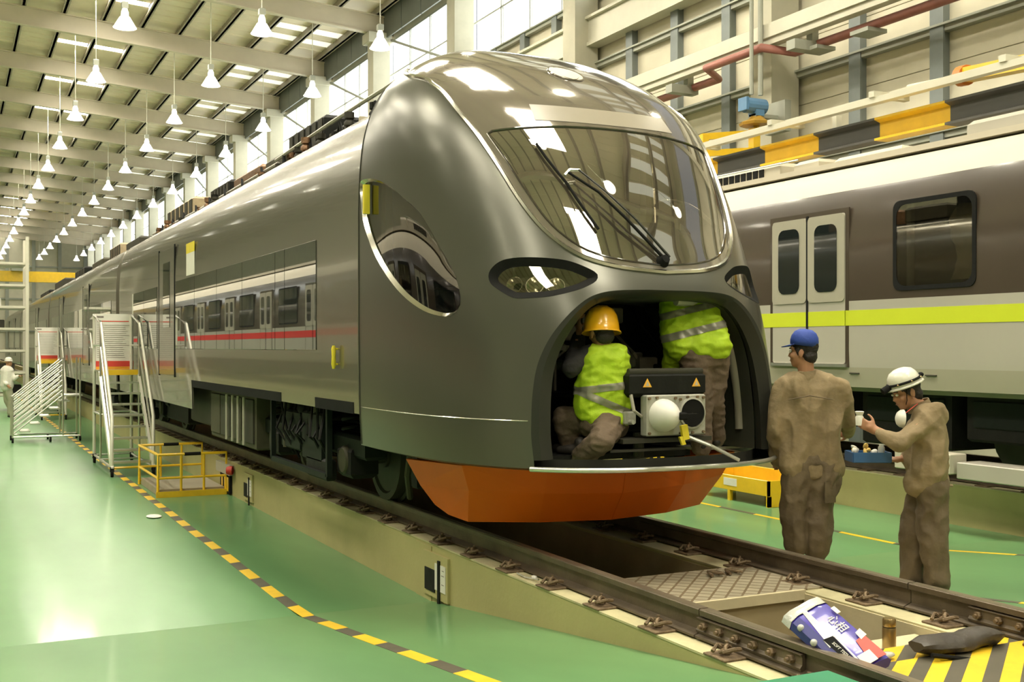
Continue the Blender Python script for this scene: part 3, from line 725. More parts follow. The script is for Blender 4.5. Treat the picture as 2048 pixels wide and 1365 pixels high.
# rim of the coupler hatch: thick edge going inwards
def hatch_rim():
    P0 = N3(opL[:, 0], opL[:, 1]); full = np.vstack([opL, opL[-2::-1] * [-1, 1]]); P0 = N3(full[:, 0], full[:, 1]); nn = nrm_out(full[:, 0], full[:, 1])
    n = len(full); ins = np.array(full); tt = np.gradient(full, axis=0); tt /= np.linalg.norm(tt, axis=1)[:, None]; inn = np.stack([tt[:, 1], -tt[:, 0]], -1)
    wside = np.clip(np.abs(full[:, 0]) / np.abs(full[:, 0]).max(), 0, 1)[:, None] ** 2 * .085 + .012
    q1 = full + inn * wside * .5; q2 = full + inn * wside
    q1[:, 1] = np.maximum(q1[:, 1], .0); q2[:, 1] = np.maximum(q2[:, 1], .0)
    rings = [P0 + nn * .001, N3(q1[:, 0], q1[:, 1]) - nn * .01, N3(q2[:, 0], q2[:, 1]) - nn * .09, P0 - nn * .14, P0 - nn * .02]
    mb = MB(); K = len(rings); mb.add([tuple(p) for p in np.vstack(rings)], [(k * n + i, k * n + i + 1, ((k + 1) % K) * n + i + 1, ((k + 1) % K) * n + i) for k in range(K) for i in range(n - 1)])
    mb.build('hatch_rim', M['rimdark'], train, True)
    # inner liner running back from the rim
    liner = MB(); dep = (.14, .30, .62, 1.0); rings = []
    for d in dep:
        Q = P0 - nn * .14; Q[:, 1] += d - .14; Q[:, 0] = TX + (Q[:, 0] - TX) * (1 - .06 * d); rings.append(Q)
    liner.add([tuple(p) for p in np.vstack(rings)], [(k * n + i, k * n + i + 1, (k + 1) * n + i + 1, (k + 1) * n + i) for k in range(len(dep) - 1) for i in range(n - 1)])
    liner.build('hatch_liner', mat('liner_grey', (.06, .06, .045), .6, var=.1), train, True)
    k0 = int(n * .57); MB().tube([tuple(p) for p in rings[1][k0:-4]], .034, 8).build('liner_edge', M['tgrey'], train, True)
hatch_rim()
# bottom lip bar and lower skirt strip
ll = np.linspace(-LT, LT, 120); lip = N3(ll, np.zeros(120)); li = (np.abs(lip[:, 0] - TX) < 1.04) & (lip[:, 1] < 7.2)
lp = lip[li]; MB().tube([(x, y - .002, 1.246) for x, y, z in lp], .017, 8).build('hatch_lip', M['silver'], train, True)
mb = MB(); n = len(lip); inn = lip.copy(); c0 = np.array([TX, 8.8, 0]); inn[:, :2] = c0[:2] + (lip[:, :2] - c0[:2]) * .93
mb.add([(x, y, 1.25) for x, y, z in lip] + [(x, y, 1.22) for x, y, z in inn] + [(x, y, 1.30) for x, y, z in inn], [(i, i + 1, n + i + 1, n + i) for i in range(n - 1)] + [(n + i, n + i + 1, 2 * n + i + 1, 2 * n + i) for i in range(n - 1)])
mb.build('nose_bottom_edge', M['rimdark'], train, True)
# light seam along the nose foot, seam between nose and body
ls = np.linspace(-LT + .005, float(opL[0, 0]) - .02, 60); sz = np.full(60, float(s_of_z(1.56)))
ribbon('panel_seam', np.stack([ls, sz], -1), M['chrome'], train, .004, 0, False, 4)
for sgn in (-1, 1):
    zz = s_of_z(np.linspace(1.26, 4.16, 50)); q = N3(np.full(50, sgn * (LT - .006)), zz)
    MB().tube([(x, y - .002, z) for x, y, z in q], .006, 4).build('nose_joint', M['rimdark'], train)
# horn covers on the roof visor and two small lamp recesses
for (u, v, ru, rv) in ((1125, 147, .20, .16),):
    l, s = hit(u, v)
    for sg in (1, -1):
        t = np.linspace(0, 2 * math.pi, 33)[:-1]; q = np.stack([sg * abs(l) * 1 + .15 * np.cos(t), s + .17 * np.sin(t) * 1.0], -1)
        q[:, 0] = np.clip(q[:, 0], -LT, LT); q[:, 1] = np.clip(q[:, 1], 0, SZ - .03)
        p = N3(q[:, 0], q[:, 1]); nn = nrm_out(q[:, 0], q[:, 1])
        mb = MB(); mb.add([tuple(a) for a in p + nn * .006] + [tuple(p.mean(0) + nn.mean(0) * .03)], [(i, (i + 1) % 32, 32) for i in range(32)]); mb.build('roof_horn_cover', M['cream'], train, True)
        MB().tube([tuple(a) for a in p + nn * .004], .008, 5, True, True).build('cover_ring', M['visor'], train, True)
# destination display strip inside the top of the visor
t = np.linspace(-.62, .62, 30); zz = [3.73, 3.90]
q0 = N3(t, np.full(30, s_of_z(3.70))); q1 = N3(t, np.full(30, s_of_z(3.84))); n0 = nrm_out(t, np.full(30, s_of_z(3.70))); n1 = nrm_out(t, np.full(30, s_of_z(3.84)))
mb = MB(); mb.add([tuple(p) for p in q0 + n0 * .003] + [tuple(p) for p in q1 + n1 * .003], [(i, i + 1, 31 + i, 30 + i) for i in range(29)])
dd = mb.build('destination_display', mat('display_strip', (.27, .24, .18), .3, var=.04), train, True)
# windscreen wiper: pantograph arm and blade
def onglass(u, v, off=.05):
    l, s = hit(u, v); a = N3(np.array([l]), np.array([s])); return Vector((a + nrm_out(np.array([l]), np.array([s])) * off)[0])
wp = MB(); 
arm = MB().tube([onglass(1322, 520, .03), onglass(1245, 450, .07), onglass(1190, 398, .075), onglass(1132, 358, .07)], [.013, .011, .010, .009], 6).build('wiper', M['black'], train, True)
MB().tube([onglass(1335, 520, .03), onglass(1262, 450, .07), onglass(1205, 398, .075), onglass(1152, 353, .07)], [.011, .009, .008, .008], 6).build('wiper_rod', M['rimdark'], arm, True)
MB().tube([onglass(1126, 362, .06), onglass(1135, 353, .07), onglass(1155, 352, .06)], .012, 6).build('wiper_head', M['silver'], arm, True)
bl = [onglass(u, v, .022) for u, v in ((1072, 292), (1090, 318), (1112, 346), (1130, 368), (1150, 398), (1172, 430), (1195, 462))]
MB().tube(bl, .010, 6).build('wiper_blade', M['black'], arm, True)
MB().lathe([(0, .05), (.03, .05), (.045, .01), (.05, 0)], onglass(1325, 524, 0), Vector((0, -.9, .4)), 12).build('wiper_pivot', M['black'], arm, True)
# yellow film on the side window handle
p = [onglass(735, 370, -.0), onglass(735, 428, -.0)]
yh = MB().bar(p[0] + Vector((-.01, 0, 0)), p[1] + Vector((-.01, 0, 0)), .05, .03, up=(0, 1, 0)).build('mirror_cover', M['handle'], train); yh['label'] = 'yellow protective film on the mirror'
# cab interior: floor, console, bulkhead, pillar, ceiling
MB().box(3.35, 5.45, 7.25, 8.7, 2.50, 2.56).build('cab_floor', M['dark'], train)
cb = MB().box(3.25, 5.55, 9.6, 9.66, 2.56, 4.1).build('cab_bulkhead', M['cabin'], train)
MB().box(4.1, 4.8, 9.57, 9.60, 2.6, 3.95, bev=.01).build('cab_door', M['cream'], cb)
MB().prism([(0, 0), (.75, 0), (.75, .42), (.5, .5), (.05, .36)], (3.6, 7.25, 2.56), (0, 1, 0), (0, 0, 1), (1, 0, 0), 1.6).build('driver_console', M['dark'], train)
MB().box(3.9, 4.35, 8.35, 8.8, 2.9, 3.0, bev=.02).box(3.9, 4.35, 8.75, 8.85, 3.0, 3.65, bev=.03).box(4.05, 4.2, 8.5, 8.65, 2.56, 2.9).build('driver_seat', M['bag'], train)
for x in (3.12, 5.6): MB().box(x, x + .06, 8.6, 8.7, 2.56, 4.0).build('cab_pillar', M['cabin'], train)
MB().box(3.4, 5.4, 8.3, 9.6, 4.05, 4.09).build('cab_ceiling', M['cabin'], train)

# ---- car bodies
sec = [(1.43, 1.50), (1.438, 1.75), (1.44, 2.2), (1.44, 3.1), (1.433, 3.35), (1.412, 3.6), (1.37, 3.78), (1.31, 3.92), (1.22, 4.02), (1.08, 4.07), (.9, 4.08)]
secf = [(-d, z) for d, z in sec] + [(d, z) for d, z in sec[::-1]]
def carbody(y0, y1, name):
    ys = [y0, y0 + .02] + list(np.linspace(y0 + .3, y1 - .3, 5)) + [y1 - .02, y1]; vs = []; n = len(secf)
    for i, y in enumerate(ys):
        k = .985 if i in (0, len(ys) - 1) else 1.
        vs += [(TX + d * k, y, z if k == 1 else 2.8 + (z - 2.8) * .99) for d, z in secf]
    fs = [(i * n + k, i * n + k + 1, (i + 1) * n + k + 1, (i + 1) * n + k) for i in range(len(ys) - 1) for k in range(n - 1)]
    fs += [tuple(range(n)), tuple((len(ys) - 1) * n + k for k in range(n - 1, -1, -1))]
    return MB().add(vs, fs).build(name, M['body'], train, True)
CARS = [(8.8, 23.55), (24.0, 41.6), (42.05, 59.6), (60.05, 77.6)]
XS = TX - 1.44
def bandpane(y0, y1, z0, z1, par, m=None, x=None):
    x = XS if x is None else x
    return MB().box(x - .006, x + .02, y0 + .008, y1 - .008, z0, z1, bev=.003).build('window_pane', m or M['bandglass'], par)
for ci, (a, b) in enumerate(CARS):
    c = carbody(a, b, 'car_body'); 
    MB().box(TX - .9, TX + .9, a + .1, b - .1, 4.06, 4.12).build('roof_deck', M['equip'], c)
    MB().box(TX - 1.28, TX + 1.28, a + .1, b - .1, 1.50, 1.60).build('underframe', M['darkgreen'], c)
    ya = 16.0 if ci == 0 else a + .02
    MB().prism([(-1.436, 1.56), (-1.41, 1.56), (-1.40, 1.19), (-1.426, 1.19)], (TX, ya, 0), (1, 0, 0), (0, 0, 1), (0, 1, 0), b - .02 - ya).build('lower_skirt', M['body'], c)
    if ci: MB().box(TX - 1.2, TX + 1.2, CARS[ci - 1][1] - .02, a + .02, 1.6, 3.95).build('gangway', M['black'], c)
    ys = [9.985, 11.07, 11.44, 12.91, 14.3, 15.75, 17.2] if ci == 0 else [a + .8 + 1.42 * k for k in range(12)]
    for k in range(len(ys) - 1):
        if ci and k in (3, 8): continue
        bandpane(ys[k], ys[k + 1], 2.02, 3.02, c)
    if ci == 0:
        bandpane(18.9, 20.3, 2.02, 3.02, c); bandpane(20.3, 21.7, 2.02, 3.02, c)
    for yd in ([17.3] if ci == 0 else [a + .8 + 1.42 * 3, a + .8 + 1.42 * 8]):
        MB().box(XS - .004, XS + .02, yd + .03, yd + 1.38, 1.62, 3.55, bev=.003).build('door', M['body'], c)
        for yy in (yd, yd + 1.41): MB().box(XS - .007, XS + .01, yy - .022, yy + .022, 1.60, 3.58).build('door_seal', M['black'], c)
        bandpane(yd + .4, yd + 1.0, 2.35, 3.35, c, x=XS - .003)
# notice taped on the body side, yellow film on the grab handle
MB().box(XS - .004, XS, 15.75, 16.35, 3.05, 3.36).build('paper_notice', M['paper'], train); MB().box(XS - .005, XS - .001, 15.75, 16.35, 3.36, 3.5).build('notice_header', M['handle'], train)
gh = MB().tube([(XS - .035, 9.36, z) for z in (1.86, 1.90, 1.97, 2.03, 2.06)], [.012, .022, .018, .022, .012], 8).tube([(XS, 9.36, 1.9), (XS - .035, 9.36, 1.9)], .01, 6).tube([(XS, 9.36, 2.03), (XS - .035, 9.36, 2.03)], .01, 6).build('grab_handle', M['handle'], train, True); gh['label'] = 'grab handle wrapped in yellow film'
# dark inset openings of the lower side
for (y0, y1, z0, z1) in ((11.25, 16.0, 1.57, 1.74), (8.95, 10.05, 1.57, 1.66)):
    MB().prism([(-1.434, 1.495), (-1.40, 1.495), (-1.40, 1.59), (-1.438, 1.59)], (TX, y0, 0), (1, 0, 0), (0, 0, 1), (0, 1, 0), y1 - y0).build('skirt_cutout', M['black'], train)
# ---- underframe equipment (left side visible)
def part(name, m, f, par=None):
    mb = MB(); f(mb); return mb.build(name, m, par or train, False)
eqb = part('equipment_case', M['equip2'], lambda b: b.box(3.12, 5.6, 12.9, 15.4, .86, 1.5, bev=.02))
for k in range(4): MB().box(3.10, 3.13, 13.0 + .6 * k, 13.55 + .6 * k, .92, 1.44, bev=.01).build('case_panel', M['equip2'] if k % 2 else M['equip'], eqb)
for y in (13.28, 13.58, 13.88, 14.2): MB().cyl((3.06, y, .9), (3.06, y, 1.46), .018, 6).build('pipe', M['tgrey'], eqb)
part('equipment_case', M['equip'], lambda b: b.box(3.2, 5.6, 15.5, 17.3, .95, 1.5, bev=.03))
part('air_tank', M['equip2'], lambda b: b.tube([(3.4, 12.35, 1.15), (3.5, 12.4, 1.15), (5.3, 12.4, 1.15), (5.4, 12.35, 1.15)], [.2, .28, .28, .2], 16))
part('equipment_case', M['dark'], lambda b: b.box(3.25, 5.5, 17.8, 22.5, .85, 1.5, bev=.03))
for yb in (11.15,): pass
def bogie(yb, near=True):
    bg = part('bogie_frame', M['darkgreen'], lambda b: (b.box(3.22, 3.42, yb - 1.75, yb + 1.75, 1.05, 1.25, bev=.03), b.box(5.38, 5.58, yb - 1.75, yb + 1.75, 1.05, 1.25, bev=.03), b.box(3.3, 5.5, yb - .28, yb + .28, 1.0, 1.28, bev=.03)))
    for sgn in (-1, 1):
        yw = yb + sgn * 1.25
        for x, s_ in ((3.645, 1), (5.165, -1)):
            MB().lathe([(.0, -.075), (.12, -.075), (.12, -.05), (.34, -.045), (.36, -.065), (.42, -.065), (.42, .035), (.45, .045), (.45, .07), (.36, .065), (.12, .05), (.0, .05)], (x, yw, RB + .152 + .42), (s_, 0, 0), 28).build('wheel', M['equip'], bg, True)
        MB().cyl((3.3, yw, 1.05), (5.5, yw, 1.05), .08, 12).build('axle', M['equip'], bg)
        for x in (3.32, 5.48):
            ab = MB().box(x - .13, x + .13, yw - .2, yw + .2, .86, 1.14, bev=.04).build('axle_box', M['dark'], bg)
            MB().lathe([(.0, -.02), (.11, -.02), (.13, .0), (.13, .03)], (x - .13, yw, 1.02), (1, 0, 0), 14).build('cap', M['equip2'], ab, True)
            pts = [(x + .085 * math.cos(t), yw + .085 * math.sin(t) + (.16), 1.16 + .014 * t) for t in np.linspace(0, 12 * math.pi / 1.6, 60)]
            MB().tube(pts, .016, 6).build('spring', M['dark'], bg, True)
    for sgn in (-1, 1):
        MB().cyl((3.16, yb + sgn * .55, 1.0), (3.16, yb + sgn * .55, 1.5), .05, 10).build('damper', M['equip2'], bg)
    MB().ell((3.35, yb, 1.42), (.24, .3, .12)).build('air_spring', M['black'], bg, True)
    MB().box(3.1, 3.2, yb - 1.0, yb - .35, .8, 1.0, bev=.02).build('step', M['dark'], bg)
    return bg
bogie(11.15); bogie(20.6 + .0 if False else 21.2)
for yb in (26.5, 39.2, 44.5, 57.2): bogie(yb)
# clutter round the front bogie: frames, cables, magnet brake, hanging arm
part('cable_bundle', M['dark'], lambda b: [b.tube([(3.1 + random.uniform(-.05, .2), 10.2 + .12 * k, 1.5), (3.05 + random.uniform(-.05, .1), 10.1 + .12 * k + random.uniform(-.1, .1), 1.2), (3.2, 10.3 + .1 * k, 1.0 + random.uniform(-.1, .1))], .014, 5) for k in range(14)])
part('support_frame', M['darkgreen'], lambda b: (b.bar((3.08, 10.0, .86), (3.08, 12.0, .86), .05), b.bar((3.08, 10.0, .86), (3.08, 10.0, 1.5), .05), b.bar((3.08, 12.0, .86), (3.08, 12.0, 1.5), .05), b.box(3.1, 3.2, 10.3, 10.95, .95, 1.42, bev=.02), b.box(3.12, 3.2, 11.1, 11.8, 1.0, 1.4, bev=.02)))
part('sand_pipe', M['equip2'], lambda b: b.tube([(3.5, 9.0, 1.25), (3.5, 9.1, .95), (3.62, 9.35, .72)], .03, 8))
part('life_guard', M['dark'], lambda b: (b.bar((3.5, 8.95, 1.3), (3.62, 8.7, .74), .07, .03), b.bar((5.3, 8.95, 1.3), (5.18, 8.7, .74), .07, .03), b.box(3.3, 5.5, 8.6, 9.0, 1.16, 1.32, bev=.02)))
part('front_equipment', M['dark'], lambda b: [b.box(3.35 + .1 * k, 3.5 + .1 * k, 8.5 + .13 * k, 8.62 + .13 * k, .9 + .04 * (k % 3), 1.3, bev=.015) for k in range(5)])
# ---- orange obstacle deflector
def defl():
    L_ = [(3.20, 8.33, 1.17), (3.25, 8.15, .98), (3.30, 7.98, .85), (3.335, 7.8, .795), (3.38, 7.55, .775)]
    def m(p): return (2 * TX - p[0], p[1], p[2])
    T1 = (3.22, 7.30, 1.215); B1 = L_[-1]; Tc = (TX, 7.02, 1.215); Bc = (TX, 7.24, .765); Mc = (TX, 7.08, .98); M1 = (3.30, 7.36, 1.03); 
    Bq = (3.85, 7.33, .77); Mq = (3.8, 7.17, 1.0); Tq = (3.8, 7.10, 1.215)
    vs = L_ + [T1, M1, Tq, Mq, Bq, Tc, Mc, Bc]; n = len(vs); fs = [(0, 1, 2, 3, 4, 6, 5), (5, 6, 8, 7), (6, 4, 9, 8), (7, 8, 11, 10), (8, 9, 12, 11)]
    vs2 = [m(p) for p in vs]; mb = MB(); mb.add(vs, fs); mb.add(vs2, [f[::-1] for f in fs])
    o = mb.build('obstacle_deflector', M['orange'], train); s = o.modifiers.new('t', 'SOLIDIFY'); s.thickness = .02; s.offset = 0
    o['label'] = 'orange plough-shaped obstacle deflector'
    for x in (3.6, 5.2): MB().bar((x, 7.5, 1.2), (x, 8.6, 1.2), .1, .08).build('deflector_bracket', M['rimdark'], o)
defl()
# ---- inside the hatch
part('hatch_back_wall', M['dark'], lambda b: b.box(3.1, 5.7, 8.25, 8.32, 1.28, 2.6))
hf = part('hatch_floor', M['dark'], lambda b: (b.box(3.35, 5.45, 7.25, 8.3, 1.27, 1.31), b.box(3.35, 4.75, 6.72, 7.25, 1.27, 1.31)))
part('inner_shroud', M['tgrey2'], lambda b: b.prism([(0, 0), (.06, .02), (.12, .5), (.06, 1.0), (-.08, 1.15), (-.1, 1.12), (.02, .98), (.06, .5), (.0, .05)], (5.42, 6.95, 1.35), (1, 0, 0), (0, 0, 1), (0, 1, 0), .75))
part('inner_shroud', M['dark'], lambda b: b.prism([(0, 0), (-.06, .02), (-.12, .5), (-.06, 1.0), (.08, 1.15), (.1, 1.12), (-.02, .98), (-.06, .5), (.0, .05)], (3.42, 6.95, 1.35), (1, 0, 0), (0, 0, 1), (0, 1, 0), .75))
rs = random.Random(3)
for k in range(16):
    x = rs.uniform(3.5, 5.2); z = rs.uniform(1.5, 2.4); w_ = rs.uniform(.06, .2); h_ = rs.uniform(.05, .18)
    part('junction_box', rs.choice([M['dark'], M['facegrey'], M['equip2'], M['tgrey'], M['silver']]), lambda b: b.box(x, x + w_, 8.05 - rs.uniform(0, .2), 8.26, z, z + h_, bev=.01))
for k in range(12):
    x = rs.uniform(3.5, 5.2); z = rs.uniform(1.4, 2.5)
    part('hose', rs.choice([M['tgrey'], M['dark'], M['facegrey']]), lambda b: b.tube([(x, 8.1, z), (x + rs.uniform(-.2, .2), 7.9, z - .15), (x + rs.uniform(-.3, .3), 8.0, z - .35), (x + rs.uniform(-.3, .3), 8.2, z - .4)], .014, 6))
part('inner_frame', M['tgrey'], lambda b: (b.box(4.28, 4.56, 7.9, 8.0, 2.02, 2.06), b.box(4.28, 4.3, 7.9, 8.0, 1.7, 2.3), b.box(4.54, 4.56, 7.9, 8.0, 1.7, 2.3), b.box(4.36, 4.48, 7.85, 7.95, 2.1, 2.22, bev=.01)))
part('step_plate', M['tgrey'], lambda b: b.box(5.0, 5.5, 7.0, 7.45, 1.27, 1.29))
# coupler
cp = part('coupler', M['dark'], lambda b: (b.box(4.06, 4.68, 6.44, 6.80, 1.705, 1.88, bev=.03), b.box(4.10, 4.70, 6.75, 7.9, 1.45, 1.7, bev=.03)))
cp['label'] = 'automatic coupler with dark box on top of a grey face plate'
MB().tube([(4.07, 6.47, 1.88), (4.67, 6.47, 1.88)], .022, 8).build('heater_bar', M['equip'], cp, True)
fx = MB(); fx.box(4.17, 4.65, 6.40, 6.47, 1.445, 1.722, bev=.008)
ff = fx.build('face_plate', M['facegrey'], cp)
MB().lathe([(.001, -.012), (.094, -.012), (.097, .0), (.094, .004)], (4.535, 6.398, 1.595), (0, 1, 0), 28).build('funnel_hole', M['black'], cp, True)
MB().lathe([(.096, -.018), (.108, -.014), (.108, .01), (.096, .01)], (4.535, 6.398, 1.595), (0, 1, 0), 28).build('funnel_ring', M['facegrey'], cp, True)
MB().lathe([(.112, .0), (.112, -.02), (.10, -.06), (.066, -.12), (.035, -.15), (.0, -.155)], (4.30, 6.40, 1.585), (0, 1, 0), 24).build('coupling_cone', M['white'], cp, True)
MB().box(4.33, 4.39, 6.23, 6.30, 1.56, 1.61, bev=.01).box(4.39, 4.50, 6.26, 6.30, 1.575, 1.598).build('cone_latch', M['black'], cp)
for (x, z) in ((4.19, 1.70), (4.25, 1.705), (4.40, 1.70), (4.44, 1.69), (4.63, 1.70), (4.19, 1.465), (4.63, 1.465), (4.44, 1.46), (4.58, 1.705), (4.50, 1.705), (4.54, 1.462)):
    MB().cyl((x, 6.405, z), (x, 6.385, z), .010, 6).build('plate_bolt', M['rust'], ff)
for x in (4.20, 4.60):
    w0 = MB().prism([(-.035, 0), (.035, 0), (0, .06)], (x, 6.436, 1.775), (1, 0, 0), (0, 0, 1), (0, -1, 0), .003).build('warning_sign', M['warnyel'], cp)
    MB().prism([(-.014, .008), (.014, .008), (0, .04)], (x, 6.433, 1.775), (1, 0, 0), (0, 0, 1), (0, -1, 0), .003).build('pictogram', M['cream'], w0)
part('valve_block', M['facegrey'], lambda b: (b.box(4.06, 4.15, 6.50, 6.57, 1.52, 1.61, bev=.01), b.cyl((4.10, 6.50, 1.54), (4.10, 6.45, 1.54), .015, 8)), cp)
part('air_hose', M['tgrey'], lambda b: b.tube([(4.12, 6.5, 1.78), (4.08, 6.45, 1.72), (4.09, 6.43, 1.62), (4.16, 6.45, 1.58), (4.22, 6.5, 1.6)], .012, 8), cp)
part('coupler_support', M['equip'], lambda b: (b.box(4.0, 4.72, 6.42, 6.6, 1.40, 1.43), b.box(3.9, 4.5, 6.42, 6.5, 1.345, 1.36), b.cyl((4.3, 6.7, 1.28), (4.3, 6.7, 1.45), .04, 10)), cp)
part('uncoupling_rod', M['silver'], lambda b: b.tube([(4.47, 6.36, 1.44), (4.60, 6.28, 1.38), (4.80, 6.22, 1.275)], .013, 8), cp)
part('tag', M['handle'], lambda b: (b.obox((4.43, 6.33, 1.47), (1, 0, .2), (0, 1, 0), (-.2, 0, 1), .025, .012, .05), b.obox((4.41, 6.33, 1.415), (1, 0, .2), (0, 1, 0), (-.4, 0, 1), .015, .01, .03)), cp)
# ---- roof equipment above the shoulder
rq = [(8.9, 9.5, .30, 'dark', 'air_duct'), (9.6, 10.3, .16, 'equip', 'roof_box'), (10.9, 11.5, .20, 'dark', 'roof_box'), (11.7, 13.1, .42, 'dark', 'air_conditioner'), (13.3, 14.2, .28, 'equip2', 'roof_box'), (14.5, 16.0, .30, 'copper', 'resistor_bank'), (16.3, 17.6, .34, 'dark', 'roof_box'), (19.0, 21.5, .42, 'tan', 'brake_resistor'), (25.0, 27.0, .3, 'equip', 'roof_box'), (28.0, 30, .4, 'tan', 'roof_box'), (31.5, 34, .3, 'equip2', 'roof_box'), (36, 39, .35, 'dark', 'roof_box'), (43, 47, .4, 'equip', 'roof_box'), (50, 55, .3, 'dark', 'roof_box')]
for (a, b, h, m_, nm) in rq:
    o = MB().box(TX - .85, TX + .8, a, b, 4.12, 4.12 + h, bev=.04).build(nm, M[m_], train)
    if m_ in ('dark', 'tan'):
        for k in range(6): MB().box(TX - .86, TX - .85, a + (b - a) * (k + .2) / 6, a + (b - a) * (k + .8) / 6, 4.16, 4.08 + h).build('louvre', M['equip'], o)
for (x0, z0, z1, ya, yb) in ((TX - .98, 4.20, 4.34, 8.9, 13.2), (TX - .95, 4.16, 4.22, 13.2, 22.5)):
    MB().tube([(x0, ya, z1), (x0, (ya + yb) / 2, z1 - .03), (x0, yb, z0 + .05)], .02, 6).build('roof_pipe', M['facegrey'], train, True)
for k in range(26):
    y = 9.3 + .5 * k + rs.uniform(-.1, .1); h = rs.uniform(.08, .22)
    MB().lathe([(.0, h), (.05, h), (.05, h * .7), (.03, h * .65), (.055, h * .5), (.055, h * .35), (.03, h * .3), (.06, 0)], (TX - 1.0 + rs.uniform(-.05, .1), y, 4.07), (0, 0, 1), 8).build('insulator', rs.choice([M['copper'], M['dark'], M['equip']]), train, True)
for k in range(12):
    y = 9.5 + 1.05 * k; MB().tube([(TX - 1.02, y, 4.1), (TX - .98, y + .2, 4.26), (TX - .9, y + .5, 4.2), (TX - .95, y + .8, 4.12)], .018, 5).build('roof_cable', M['black'], train, True)
# tail of the nose roof down to the flat roof deck
mb = MB(); R0 = [(TX + d, 8.8, z) for d, z in [(-1.25, 4.118), (-1.15, 4.23), (-.985, 4.36), (-.745, 4.485), (-.47, 4.56), (0, 4.6), (.47, 4.56), (.745, 4.485), (.985, 4.36), (1.15, 4.23), (1.25, 4.118)]]
R1 = [(TX + (p[0] - TX) * .9, 9.0, 4.08 + (p[2] - 4.08) * .75) for p in R0]; n = len(R0)
mb.add(R0 + R1 + [(p[0], 9.0, 4.06) for p in R1], [(i, i + 1, n + i + 1, n + i) for i in range(n - 1)] + [(n + i, n + i + 1, 2 * n + i + 1, 2 * n + i) for i in range(n - 1)])
mb.build('roof_tail', M['visor'], train, False)

